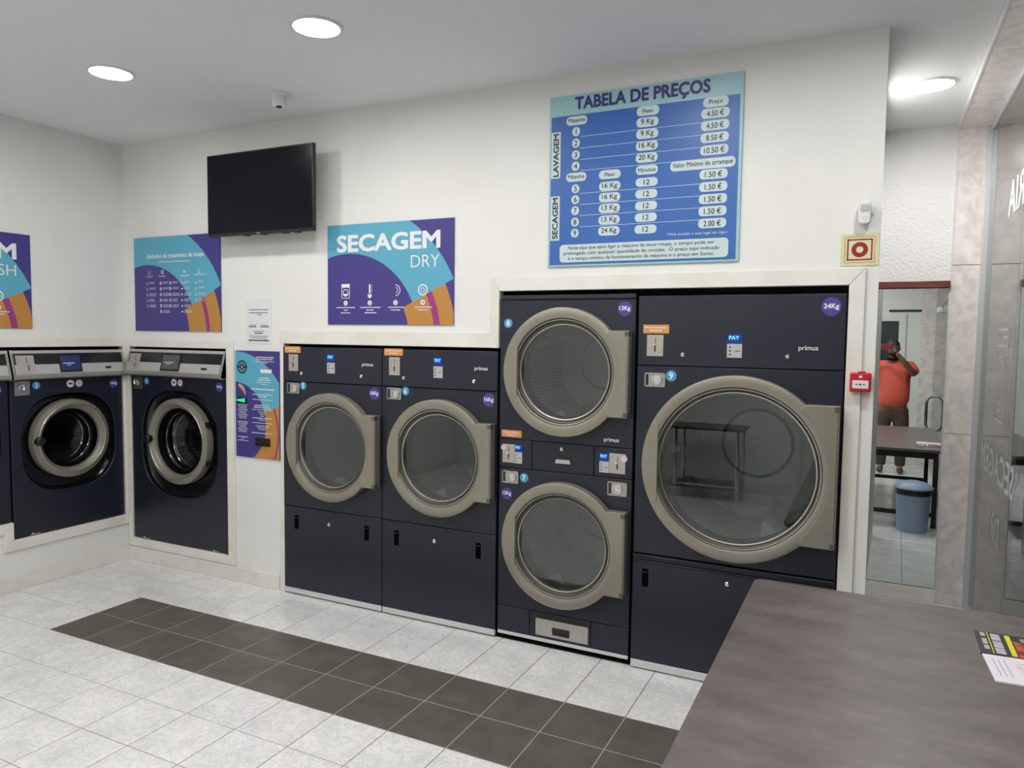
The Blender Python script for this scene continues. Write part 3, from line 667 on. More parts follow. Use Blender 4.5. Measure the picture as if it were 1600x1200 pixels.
# ------------------------------------------------------------------ signs on the walls
def icons(w_, sc, y, x0, z0, kind):
    b = MB()
    xs = [.155, .355, .562, .772]
    for k, fx in enumerate(xs):
        x = fx*.93; z = .62-.44*.62/.5*.0-.62*.68
        z = .62*(1-.665)
        if k == 0:
            for a in ((x-.032, x+.032, z+.022, z+.045), (x-.032, x-.028, z-.045, z+.022), (x+.028, x+.032, z-.045, z+.022), (x-.032, x+.032, z-.045, z-.041)): b.flat([(a[0], a[2]), (a[1], a[2]), (a[1], a[3]), (a[0], a[3])], y)
            ringflat(b, x, z-.010, .018, .023, y); b.flat([(x+.018*math.cos(t), z-.010+.018*math.sin(t)) for t in [math.radians(200+14*i) for i in range(11)]], y)
        elif k == 1:
            b.flat(circ(x, z-.030, .015, 20), y); b.flat(rrect(x, z+.008, .012, .066, .006), y)
            for q in range(4): b.flat([(x+.010, z+.030-q*.012), (x+.019, z+.030-q*.012), (x+.019, z+.033-q*.012), (x+.010, z+.033-q*.012)], y)
        elif k == 2:
            for rr in ((.030, .035), (.014, .018)):
                for i in range(16):
                    t0, t1 = [math.radians(-90+180*(i+q)/16) for q in (0, 1)]
                    b.flat([(x+r*math.cos(t), z+r*math.sin(t)) for r, t in ((rr[0], t0), (rr[1], t0), (rr[1], t1), (rr[0], t1))], y)
        else:
            ringflat(b, x, z, .026, .034, y)
            for i in range(18):
                t0, t1 = [math.radians(120+300*(i+q)/18) for q in (0, 1)]
                b.flat([(x+r*math.cos(t), z+r*math.sin(t)) for r, t in ((.012, t0), (.016, t0), (.016, t1), (.012, t1))], y)
            b.flat([(x-.002, z+.002), (x+.002, z+.002), (x+.002, z+.020), (x-.002, z+.020)], y)
        b.flat(circ(x, .62*(1-.785), .016, 20), y)
    bars = MB(); random.seed(11)
    for k, fx in enumerate(xs):
        for q, L in enumerate((.145, .03 if k == 0 else .05, .075, .0)[:3]):
            if k > 1: L = (.11, .07, .0)[q]
            if not L: continue
            x = fx*.93-L/2; zz = .62*(1-.835)-q*.0165
            while x < fx*.93+L/2: l = random.uniform(.004, .013); bars.flat([(x, zz), (x+l, zz), (x+l, zz+.006), (x, zz+.006)], y); x += l+.002
    return b, bars
def wave_poster(name, label, loc, rz, title, sub, group=None):
    w, h = .93, .62; t = thing(name, label, 'sign', loc, rz)
    obj('board', MB().box(0, w, 0, .008, 0, h), m_purple, t, bevel=.001)
    c = (.165, h-.708); R_ = (0, w, 0, h); y = -.0006
    b = MB(); band(b, *c, .528, .843, 25, 180, R_, y); obj('teal_band', b, m_teal, t, smooth=False)
    b = MB(); band(b, *c, .455, .781, -20, 25, R_, y); obj('orange_band', b, m_orange, t, smooth=False)
    b = MB(); band(b, *c, .636, .678, -20, 25, R_, y*2); obj('magenta_band', b, m_magenta, t, smooth=False)
    b = MB(); text(b, title, .833, h-.118, -.002, h=.098, w=.752 if title == 'SECAGEM' else .76, align='r', bold=.035); obj('title', b, m_print_w, t, smooth=False)
    b = MB(); text(b, sub, .833, h-.242, -.002, h=.072, align='r', bold=-.006); obj('subtitle', b, m_print_w, t, smooth=False)
    ic, br = icons(w, 1, -.002, 0, 0, None); obj('icons', ic, m_print_w, t, smooth=False); obj('print', br, m_print_w, t, smooth=False)
    b = MB()
    for k, fx in enumerate((.155, .355, .562, .772)): text(b, str(k+1), fx*.93, h*(1-.785), -.0026, h=.020)
    obj('digits', b, m_purple, t, smooth=False)
wave_poster('wall_sign', 'square purple, teal and orange sign reading SECAGEM DRY above the dryers', (1.958, -.008, 1.804), 0, 'SECAGEM', 'DRY')
wave_poster('wall_sign', 'purple, teal and orange sign on the left wall, cut off by the photo edge', (.008, -1.616, 1.755), PI/2, 'LAVAGEM', 'WASH')
def symbols_sign():
    w, h = .885, .682; t = thing('wall_sign', 'purple and teal sign of laundry care symbols beside the corner, partly behind the television', 'sign', (.131, -.008, 1.749))
    obj('board', MB().box(0, w, 0, .008, 0, h), m_purple, t, bevel=.001)
    c = (.14, h-.711); R_ = (0, w, 0, h); y = -.0006
    b = MB(); band(b, *c, .511, .828, 25, 180, R_, y); obj('teal_band', b, m_teal, t, smooth=False)
    b = MB(); band(b, *c, .434, .752, -20, 25, R_, y); obj('orange_band', b, m_orange, t, smooth=False)
    b = MB(); band(b, *c, .605, .64, -20, 25, R_, y*2); obj('magenta_band', b, m_magenta, t, smooth=False)
    b = MB(); text(b, 'Símbolos de tratamento da roupa', .435, h-.143, -.002, w=.585, h=.042, bold=.02)
    for k, (x, s) in enumerate(((.165, 'Lavagem'), (.305, 'Secagem'))): text(b, s, x, h-.285, -.002, w=.072, h=.016)
    obj('lettering', b, m_print_w, t, smooth=False)
    b = MB(); random.seed(4)
    def bar(x, z, L, hh=.004):
        e = x+L
        while x < e: l = random.uniform(.004, .012); b.flat([(x, z), (x+l, z), (x+l, z+hh), (x, z+hh)], -.002); x += l+.0015
    bar(.26, h-.185, .33, .006); bar(.49, h-.29, .085, .007); bar(.63, h-.285, .105, .007)
    def sq(x, z, r, q):
        if q % 4 == 0: 
            b.flat([(x-r, z+r), (x-r+.003, z+r), (x-r*.8+.003, z-r), (x-r*.8, z-r)], -.002); b.flat([(x+r-.003, z+r), (x+r, z+r), (x+r*.8, z-r), (x+r*.8-.003, z-r)], -.002); b.flat([(x-r*.8, z-r), (x+r*.8, z-r), (x+r*.8, z-r+.003), (x-r*.8, z-r+.003)], -.002)
        elif q % 4 == 1:
            for a in ((-r, r, r-.003, r), (-r, r, -r, -r+.003), (-r, -r+.003, -r, r), (r-.003, r, -r, r)): b.flat([(x+a[0], z+a[2]), (x+a[1], z+a[2]), (x+a[1], z+a[3]), (x+a[0], z+a[3])], -.002)
            ringflat(b, x, z, r*.5, r*.72, -.002, 14)
        elif q % 4 == 2: b.flat([(x-r, z-r*.7), (x+r, z-r*.7), (x+r*.7, z+r*.4), (x-r*.4, z+r*.4)], -.002)
        else:
            for p0, p1 in (((0, r), (-r, -r)), ((0, r), (r, -r)), ((-r, -r), (r, -r))):
                d = Vector((p1[0]-p0[0], p1[1]-p0[1])).normalized(); nn = (-d.y*.0016, d.x*.0016)
                b.flat([(x+p0[0]+nn[0], z+p0[1]+nn[1]), (x+p1[0]+nn[0], z+p1[1]+nn[1]), (x+p1[0]-nn[0], z+p1[1]-nn[1]), (x+p0[0]-nn[0], z+p0[1]-nn[1])], -.002)
    for x, q in ((.165, 0), (.305, 1), (.53, 2), (.68, 3)): sq(x, h-.255, .014, q)
    for x, q, n in ((.142, 0, 5), (.285, 1, 6), (.385, 1, 5), (.505, 2, 6), (.645, 3, 4)):
        for k in range(n):
            z = h-.335-k*.041; sq(x, z, .010, q)
            for r in range(2+(k > 1)): bar(x+.022, z+.006-r*.008, .05+.01*(k % 3), .0028)
    obj('care_symbols', b, m_paper, t, smooth=False, kind='stuff')
symbols_sign()
def price_board():
    x0, x1, z0, z1 = 3.482, 4.487, 2.120, 3.019
    t = thing('price_board', 'large blue price table reading TABELA DE PREÇOS, high on the back wall', 'sign', (x0, -.011, z0)); w, h = x1-x0, z1-z0
    obj('board', MB().box(0, w, 0, .008, 0, h), m_pale, t, bevel=.001)
    X = lambda v: v-x0; Z = lambda v: v-z0
    obj('blue_field', MB().flat([(X(3.492), Z(2.130)), (X(4.472), Z(2.130)), (X(4.472), Z(2.914)), (X(3.492), Z(2.914))], -.0006), m_blue, t, smooth=False)
    ps = MB(); tx = MB(); P = lambda cx, cz, ww, hh: ps.flat(rrect(X(cx), Z(cz), ww, hh, hh*.45), -.0012)
    def L(s, cx, cz, ww, hh, tw, th=None, bold=.012): P(cx, cz, ww, hh); text(tx, s, X(cx), Z(cz), -.0018, w=tw, h=th, bold=bold)
    L('Máquina', 3.636, 2.884, .116, .046, .092); L('Máquina', 3.639, 2.590, .114, .046, .092)
    for k, z in enumerate((2.827, 2.767, 2.706, 2.647)): P(3.634, z, .044, .048); text(tx, str(k+1), X(3.634), Z(z), -.0018, h=.027, bold=.012)
    for k, z in enumerate((2.529, 2.472, 2.414, 2.354, 2.296)): P(3.636, z, .044, .046); text(tx, str(k+5), X(3.636), Z(z), -.0018, h=.027, bold=.012)
    L('Peso', 3.825, 2.589, .118, .046, .052)
    for s, z in (('16 Kg', 2.529), ('16 Kg', 2.472), ('13 Kg', 2.415), ('13 Kg', 2.355), ('24 Kg', 2.298)): L(s, 3.826, z, .116, .047, .082, .033)
    L('Peso', 4.020, 2.889, .116, .048, .052)
    for s, z in (('9 Kg', 2.833), ('9 Kg', 2.775), ('16 Kg', 2.716), ('20 Kg', 2.656)): L(s, 4.019, z, .114, .048, .082 if len(s) > 4 else .066, .034)
    L('Minutos', 4.022, 2.595, .114, .046, .090)
    for z in (2.534, 2.475, 2.416, 2.357, 2.297): L('12', 4.022, z, .114, .044, .030, .026)
    L('Preço', 4.357, 2.891, .122, .048, .066)
    for s, z in (('4.50 €', 2.838), ('4.50 €', 2.780), ('8.50 €', 2.722), ('10.50 €', 2.662), ('1.50 €', 2.546), ('1.50 €', 2.486), ('1.50 €', 2.427), ('1.50 €', 2.368), ('2.00 €', 2.309)):
        L(s, 4.356, z, .136, .047, .098 if len(s) > 6 else .082, .029)
    L('Valor Mínimo de arranque', 4.300, 2.599, .318, .050, .292, .030)
    ps.flat(rrect(X(3.994), Z(2.189), .886, .094, .02), -.0012)
    for s, z, ww in (('Note aqui que após ligar a máquina de secar roupa, o tempo pode ser', 2.216, .77), ('prolongado com qualquer quantidade de moedas.  O preço aqui indicado', 2.188, .82), ('é o tempo mínimo de funcionamento da máquina e o preço em Euros.', 2.160, .77)):
        text(tx, s, X(3.985), Z(z), -.0018, w=ww, h=.023, bold=.006)
    for cz, hh, s in ((2.713, .243, 'LAVAGEM'), (2.379, .236, 'SECAGEM')):
        ps.flat([(X(3.494), Z(cz-hh/2)), (X(3.547), Z(cz-hh/2)), (X(3.547), Z(cz+hh/2)), (X(3.494), Z(cz+hh/2))], -.0012)
        text(tx, s, X(3.521), Z(cz), -.0018, h=.030, w=hh*.92, bold=.03, rot=1)
    obj('printed_pills', ps, m_pill, t, smooth=False, kind='stuff'); obj('lettering', tx, m_print_k, t, smooth=False, kind='stuff')
    b = MB(); text(b, 'TABELA DE PREÇOS', X(3.977), Z(2.966), -.0018, w=.70, h=.076, bold=.035); obj('title', b, m_navyp, t, smooth=False)
    b = MB(); text(b, '**IVA incluído a taxa legal em vigor', X(4.282), Z(2.262), -.0018, w=.30, h=.018, bold=.006)
    for z in (2.798, 2.738, 2.679, 2.621, 2.502, 2.444, 2.386, 2.327): b.flat([(X(3.66), Z(z)), (X(4.42), Z(z)), (X(4.42), Z(z+.0022)), (X(3.66), Z(z+.0022))], -.0009)
    obj('white_print', b, m_pill, t, smooth=False, kind='stuff')
price_board()
def notice():
    t = thing('notice_sheet', 'white printed notice in a clear sleeve above the payment panel', 'sign', (1.250, -.003, 1.672)); w, h = .228, .302
    obj('sleeve', MB().box(0, w, 0, .003, 0, h), m_paper, t); b = MB(); random.seed(9)
    def bar(cx, z, L, hh):
        x = cx-L/2
        while x < cx+L/2: l = random.uniform(.003, .010); b.flat([(x, z), (x+l, z), (x+l, z+hh), (x, z+hh)], -.0008); x += l+.0018
    for cx, z, L, hh in ((.11, .225, .17, .005), (.11, .205, .17, .005), (.12, .193, .04, .004), (.055, .122, .06, .004), (.165, .122, .06, .004), (.055, .110, .07, .007), (.165, .110, .08, .007), (.11, .082, .10, .004), (.11, .066, .07, .008), (.11, .048, .17, .004), (.11, .036, .14, .004), (.11, .016, .18, .010)): bar(cx, z, L, hh)
    obj('print', b, m_print_k, t, smooth=False)
notice()
def pay_panel():
    t = thing('payment_terminal', 'tall purple, teal and orange payment panel with green lit slot, left of dryer 5', 'payment terminal', (1.146, -.010, .890)); w, h = .400, .732
    obj('panel', MB().box(0, w, 0, .010, 0, h), m_purple, t, bevel=.002)
    c = (-.005, h-.50); R_ = (.001, w-.001, .001, h-.001)
    b = MB(); band(b, *c, .285, .495, 18, 100, R_, -.0006); obj('teal_band', b, m_teal, t, smooth=False)
    b = MB(); band(b, *c, .285, .495, -60, 18, R_, -.0006); obj('orange_band', b, m_orange, t, smooth=False)
    b = MB(); band(b, -.02, h-.56, .402, .416, -30, 25, R_, -.0010); obj('magenta_band', b, m_magenta, t, smooth=False)
    b = MB(); x, z = .066, h-.112; ringflat(b, x, z, .036, .046, -.0012); ringflat(b, x, z, .028, .031, -.0012); b.flat(circ(x, z, .021, 24), -.0012)
    b.flat([(x-.048, z-.006), (x+.048, z-.006), (x+.048, z+.006), (x-.048, z+.006)], -.0013); obj('emblem', b, m_print_k, t, smooth=False)
    b = MB()
    for sg in (-1, 1): b.flat([(x-.008, z-sg*.009), (x-.005, z-sg*.011), (x+.008, z+sg*.009), (x+.005, z+sg*.011)], -.0016)
    b.flat(rrect(.285, h-.135, .10, .024, .002), -.0012)
    random.seed(2)
    def bar(cx, z, L, hh=.004):
        xx = cx-L/2
        while xx < cx+L/2: l = random.uniform(.003, .011); b.flat([(xx, z), (xx+l, z), (xx+l, z+hh), (xx, z+hh)], -.0012); xx += l+.0018
    for cx, zz, L, hh in ((.27, .045, .15, .006), (.27, .058, .14, .006), (.27, .072, .17, .004), (.27, .082, .06, .004), (.265, .185, .09, .006), (.265, .199, .12, .006), (.265, .213, .13, .004), (.265, .226, .05, .004),
        (.25, .263, .21, .008), (.25, .298, .18, .005), (.25, .312, .07, .006), (.25, .332, .18, .004), (.245, .372, .13, .006), (.245, .386, .15, .006), (.245, .400, .18, .004), (.245, .416, .07, .004), (.245, .430, .04, .004), (.245, .443, .03, .004),
        (.245, .458, .17, .005), (.245, .470, .06, .004), (.245, .490, .18, .004), (.245, .510, .12, .004), (.245, .522, .09, .004), (.245, .535, .06, .004), (.245, .560, .19, .005)): bar(cx, h-zz, L, hh)
    for q in range(9): bar(.066, h-.372-q*.0115, .09-(q % 3)*.012, .004)
    for q in range(7): bar(.066, h-.490-q*.0115, .095-(q % 4)*.012, .004)
    bar(.066, h-.595, .09, .005); bar(.066, h-.607, .03, .004); bar(.066, h-.62, .10, .004)
    obj('print', b, m_print_w, t, smooth=False)
    obj('note_slot', MB().prism(rrect(.062, h-.342, .090, .044, .006), -.006, 0), m_black, t, bevel=.002)
    obj('lit_bezel', MB().prism([(.020, h-.336), (.095, h-.325), (.095, h-.355), (.020, h-.346)], -.010, -.006), m_led, t)
    # printed hand with a banknote
    obj('printed_hand', MB().flat([(.030, h-.232), (.045, h-.225), (.080, h-.246), (.088, h-.262), (.100, h-.295), (.088, h-.302), (.075, h-.280), (.058, h-.262), (.034, h-.250)], -.0012), mat('hand_print', (.55, .34, .28), .5), t, smooth=False)
    obj('ticket_slot', MB().prism(rrect(.250, h-.618, .135, .056, .003), -.005, 0), m_black, t, bevel=.002)
    obj('slot_lip', MB().box(.195, .305, -.012, -.005, h-.640, h-.634), m_blackgl, t)
pay_panel()
def television():
    x0, x1, z0, z1 = 1.060, 1.966, 2.378, 2.912; yf = -.15
    t = thing('television', 'black flat television mounted high on the back wall, switched off', 'television', ((x0+x1)/2, yf, z0)); w, h = x1-x0, z1-z0; a = -w/2
    obj('bezel', MB().box(a, -a, 0, .03, 0, h), m_tvb, t, bevel=.004)
    obj('screen', MB().box(a+.008, -a-.008, -.001, 0, .018, h-.008), m_tv, t)
    obj('rear_housing', MB().box(a+.10, -a-.10, .03, .062, .03, h-.10), m_tvb, t, bevel=.01)
    obj('wall_bracket', MB().box(-.2, -.16, .062, .15, .1, h-.12).box(.16, .2, .062, .15, .1, h-.12).box(-.25, .25, .135, .15, .16, .2).box(-.25, .25, .135, .15, .33, .37), m_black, t)
    for x in (-.13, .02, .2, .3): obj('base_foot', MB().box(x, x+.04, .004, .026, -.006, 0), m_tvb, t)
    obj('logo_chip', MB().box(-.015, .015, -.002, -.001, .005, .010), m_silver, t)
television()
def fire_sign():
    t = thing('fire_alarm_sign', 'cream and maroon square fire alarm sign with a ring, below the motion sensor', 'sign', (4.938, -.004, 2.082)); w, h = .158, .145
    obj('board', MB().box(0, w, 0, .004, 0, h), m_signy, t, bevel=.001); b = MB(); cx, cz = w/2, h/2
    for a in ((-.052, .052, .042, .048), (-.052, .052, -.048, -.042), (-.052, -.046, -.048, .048), (.046, .052, -.048, .048)): b.flat([(cx+a[0], cz+a[2]), (cx+a[1], cz+a[2]), (cx+a[1], cz+a[3]), (cx+a[0], cz+a[3])], -.0008)
    ringflat(b, cx, cz, .015, .034, -.0008, 40)
    for a in ((-.062, .062, .057, .0585), (-.062, .062, -.0585, -.057), (-.062, -.0605, -.0585, .0585), (.0605, .062, -.0585, .0585)): b.flat([(cx+a[0], cz+a[2]), (cx+a[1], cz+a[2]), (cx+a[1], cz+a[3]), (cx+a[0], cz+a[3])], -.0008)
    obj('printed_ring', b, m_maroon, t, smooth=False)
fire_sign()
def sensor():
    t = thing('motion_sensor', 'white wall motion sensor above the fire alarm sign', 'sensor', (5.032, 0, 2.312))
    obj('mount', MB().cyl((.022, 0, .0), (.012, -.03, .0), .014), m_white, t)
    obj('housing', MB().prism(rrect(0, 0, .052, .104, .018), -.058, -.022), m_white, t, bevel=.008, bseg=3)
    obj('lens', MB().prism(rrect(0, .020, .036, .030, .006), -.061, -.057), m_keypad, t, bevel=.002)
    obj('label_plate', MB().prism(rrect(0, -.022, .022, .012, .003), -.0595, -.057), m_alu, t)
sensor()
def callpoint():
    t = thing('fire_call_point', 'red manual fire call point box on the wall edge beside dryer 9', 'alarm', (5.044, -.014, 1.512)); w = .088
    obj('housing', MB().box(-w/2, w/2, -.042, .0, 0, .086), m_redpl, t, bevel=.006)
    obj('flap', MB().box(-.012, .020, -.040, -.01, .086, .092), m_redpl, t, bevel=.002)
    f = obj('press_plate', MB().prism(rrect(0, .034, .066, .036, .003), -.044, -.042), m_white, t); b = MB()
    b.flat(circ(0, .034, .0045, 14), -.0446)
    for sg in (-1, 1): b.flat([(sg*.009, .034), (sg*.014, .038), (sg*.014, .0352), (sg*.022, .0352), (sg*.022, .0328), (sg*.014, .0328), (sg*.014, .030)], -.0446)
    obj('arrows', b, m_print_k, f, smooth=False)
    b = MB(); b.flat(rrect(0, .069, .014, .010, .002), -.0426); obj('flame_symbol', b, m_print_w, t, smooth=False)
callpoint()
def cctv():
    t = thing('security_camera', 'small white cylindrical camera on the ceiling above the television', 'camera', (1.956, -.421, H))
    obj('base', MB().lathe([(0, 0), (.052, 0), (.052, -.012), (.046, -.018), (0, -.018)], (0, 0, 0), 'z', n=32), m_white, t)
    obj('body', MB().lathe([(.040, -.018), (.040, -.070), (.030, -.082), (0, -.084)], (0, 0, 0), 'z', n=32), m_white, t)
    obj('lens', MB().lathe([(0, -.090), (.014, -.089), (.016, -.082)], (.012, -.014, 0), 'z', n=20), m_black, t)
cctv()
# ceiling lamps
lamps = [((1.37, -1.05), 'round ceiling lamp at the left of the photo, near the left wall'), ((2.78, -1.05), 'round ceiling lamp at the top of the photo, right of the security camera'),
         ((5.32, .92), 'round ceiling lamp in the recess beside the marble column'), ((4.17, -1.05), 'round ceiling lamp in front of the price board, above the frame'),
         ((5.32, -1.0), 'round ceiling lamp above the table, out of frame')]
for k, nm in enumerate(('left', 'middle', 'right')):
    for y, r in ((-2.55, 'second'), (-4.05, 'last')): lamps.append(((1.37+1.4*k, y), 'round ceiling lamp, %s one of the %s row from the dryers' % (nm, r)))
lamps.append(((5.32, -3.0), 'round ceiling lamp above the photographer'))
for (x, y), lb in lamps:
    t = thing('ceiling_lamp', lb, 'lamp', (x, y, H), group='ceiling lamps')
    obj('frame', MB().lathe([(.098, -.003), (.104, -.010), (.116, -.008), (.120, 0)], (0, 0, 0), 'z', n=48), m_white, t)
    obj('diffuser', MB().disc((0, 0, -.006), .099, 'z', 48), m_lamp2 if y > 0 else m_lamp, t)
# ------------------------------------------------------------------ table, magazines, bin
def table():
    x0, x1, y0, y1, z = 4.686, 5.672, -2.90, -.566, .75
    t = thing('table', 'long brown-grey laminate table with black frame in the right foreground', 'table', ((x0+x1)/2, (y0+y1)/2, 0)); a, b = (x1-x0)/2, (y1-y0)/2
    obj('tabletop', MB().prismz([(x, y) for x, y in rrect(0, 0, 2*a, 2*b, .035)], z-.028, z), m_table, t, bevel=.003)
    f = MB().box(-a+.05, a-.05, -b+.04, -b+.08, z-.09, z-.028).box(-a+.05, a-.05, b-.08, b-.04, z-.09, z-.028).box(-a+.05, -a+.09, -b+.08, b-.08, z-.09, z-.028).box(a-.09, a-.05, -b+.08, b-.08, z-.09, z-.028)
    obj('apron', f, m_black, t)
    for sx in (-1, 1):
        for sy in (-1, 1): obj('leg', MB().box(sx*(a-.07)-.022, sx*(a-.07)+.022, sy*(b-.06)-.022, sy*(b-.06)+.022, 0, z-.09), m_black, t, bevel=.002)
    for sy in (-1, 1): obj('stretcher', MB().box(-a+.09, a-.09, sy*(b-.06)-.015, sy*(b-.06)+.015, .10, .14), m_black, t)
table()
def magazines():
    t = thing('magazine', 'dark glossy magazine with yellow bar and red cover on the table', 'magazine', (5.437, -.800, .7505), 0)
    w, d = .215, .198                           # x extent (spine to top), y extent
    obj('pages', MB().box(0, w, -d, 0, 0, .006), m_paper, t)
    obj('cover', MB().box(-.001, w+.001, -d-.001, .001, .006, .0068).box(-.001, w+.001, -d-.003, -d-.001, 0, .0068), mat('magazine_cover', (.035, .035, .038), .3), t)
    T_ = Matrix.Rotation(-PI/2, 4, 'X')
    def tp(mb, s, x, y, h, w_, z, bold=.03):       # text lying on the cover, running along -y
        vs, fs, a0, a1, b0, b1 = text_geo(s, bold)
        mb.add([(x+((v[1]-b0)/(b1-b0)-.5)*-h*-1*-1, y-((v[0]-a0)/(a1-a0)-.5)*w_, z) for v in vs], fs)
    z = .0072; b = MB(); random.seed(8)
    for y0, y1, x0, x1 in ((-.012, -.056, .016, .030), (-.068, -.112, .016, .030), (-.128, -.168, .016, .030), (-.014, -.074, .045, .072), (-.080, -.135, .045, .072), (-.142, -.186, .045, .072)):
        y = y0
        while y > y1+.008:
            l = random.uniform(.006, .013); b.add([(x0, y, z), (x1, y, z), (x1, y-l, z), (x0, y-l, z)], [(0, 1, 2, 3)]); y -= l+.003
    for k in range(3): b.add([(.13+k*.006, -.02, z), (.133+k*.006, -.02, z), (.133+k*.006, -.05-.01*k, z), (.13+k*.006, -.05-.01*k, z)], [(0, 1, 2, 3)])
    obj('cover_print', b, mat('cover_print_pale', (.62, .58, .62), .4), t, smooth=False)
    obj('yellow_bar', MB().add([(.086, -.010, z), (.101, -.010, z), (.101, -.192, z), (.086, -.192, z)], [(0, 1, 2, 3)]).add([(.036, -.004, z), (.039, -.004, z), (.039, -.19, z), (.036, -.19, z)], [(0, 1, 2, 3)]), mat('yellow_print', (.75, .65, .02), .4), t, smooth=False)
    m = mat('fire_print', (.4, .05, .02), .35); noisy(m, (.05, .015, .015), (.75, .10, .03), 28, detail=6, p0=.38, p1=.6)
    obj('cover_picture', MB().add([(.106, -.055, z), (.160, -.095, z), (w, -.105, z), (w, -d, z), (.106, -d, z)], [(0, 1, 2, 3, 4)]), m, t, smooth=False)
    t = thing('magazine', 'white magazine with pale pink cover beside the dark one on the table', 'magazine', (5.440, -1.008, .7505), math.radians(3))
    obj('pages', MB().box(0, w, -.205, 0, 0, .005), m_paper, t); obj('cover', MB().box(-.001, w+.001, -.206, .001, .005, .0057), mat('white_cover', (.78, .74, .80), .35), t)
    m = mat('pink_swirl_print', (.7, .3, .35), .35); noisy(m, (.76, .70, .74), (.55, .16, .22), 14, detail=3, dist=2, p0=.52, p1=.68, stretch=(1, 3, 1))
    obj('cover_picture', MB().add([(.075, -.04, .0061), (w, -.02, .0061), (w, -.20, .0061), (.09, -.19, .0061)], [(0, 1, 2, 3)]), m, t, smooth=False)
    b = MB()
    for x in (.020, .034, .050): b.add([(x, -.03, .0061), (x+.0025, -.03, .0061), (x+.0045, -.16, .0061), (x+.002, -.16, .0061)], [(0, 1, 2, 3)])
    obj('cover_print', b, m_grayp, t, smooth=False)
magazines()
def wbin():
    t = thing('waste_bin', 'pale blue swing lid waste bin with black bag, seen in the mirror beside the table', 'bin', (5.42, -.400, 0))
    obj('body', MB().lathe([(0, 0), (.122, 0), (.128, .006), (.132, .10), (.134, .105), (.148, .40), (.150, .405)], (0, 0, 0), 'z', n=40), m_bin, t)
    obj('bag', MB().lathe([(.147, .345), (.152, .352), (.157, .375), (.156, .405), (.150, .41)], (0, 0, 0), 'z', n=40), m_bag, t)
    obj('lid', MB().lathe([(.160, .400), (.166, .402), (.168, .412), (.160, .425), (.12, .455), (.06, .470), (0, .475)], (0, 0, 0), 'z', n=40), m_bin, t)
wbin()
def wmirror():
    t = thing('wall_mirror', 'tall mirror in the recess beside the marble column', 'mirror', (5.313, YR-.023, .104)); t.rotation_euler = (-.0070, 0, -.0130)
    obj('mirror_glass', MB().box(-.206, .200, 0, .004, 0, 1.984), m_mirror, t, smooth=False)
wmirror()
# side table at the far side of the room, seen only as a reflection in the dryer glass
def side_table():
    t = thing('side_table', 'dark topped side table with chrome legs by the rear wall, reflected in dryer 9', 'table', (3.45, -4.55, 0))
    obj('tabletop', MB().box(-.60, .45, -.25, .25, .76, .785), m_black, t, bevel=.004); obj('shelf', MB().box(-.32, .42, -.22, .22, .12, .135), m_black, t, bevel=.004)
    for x in (-.27, .39):
        for y in (-.20, .20): obj('leg', MB().cyl((x, y, 0), (x, y, .76), .021), m_chrome, t)
    for y in (-.20, .20): obj('rail', MB().cyl((-.27, y, .155), (.39, y, .155), .012), m_chrome, t)
side_table()
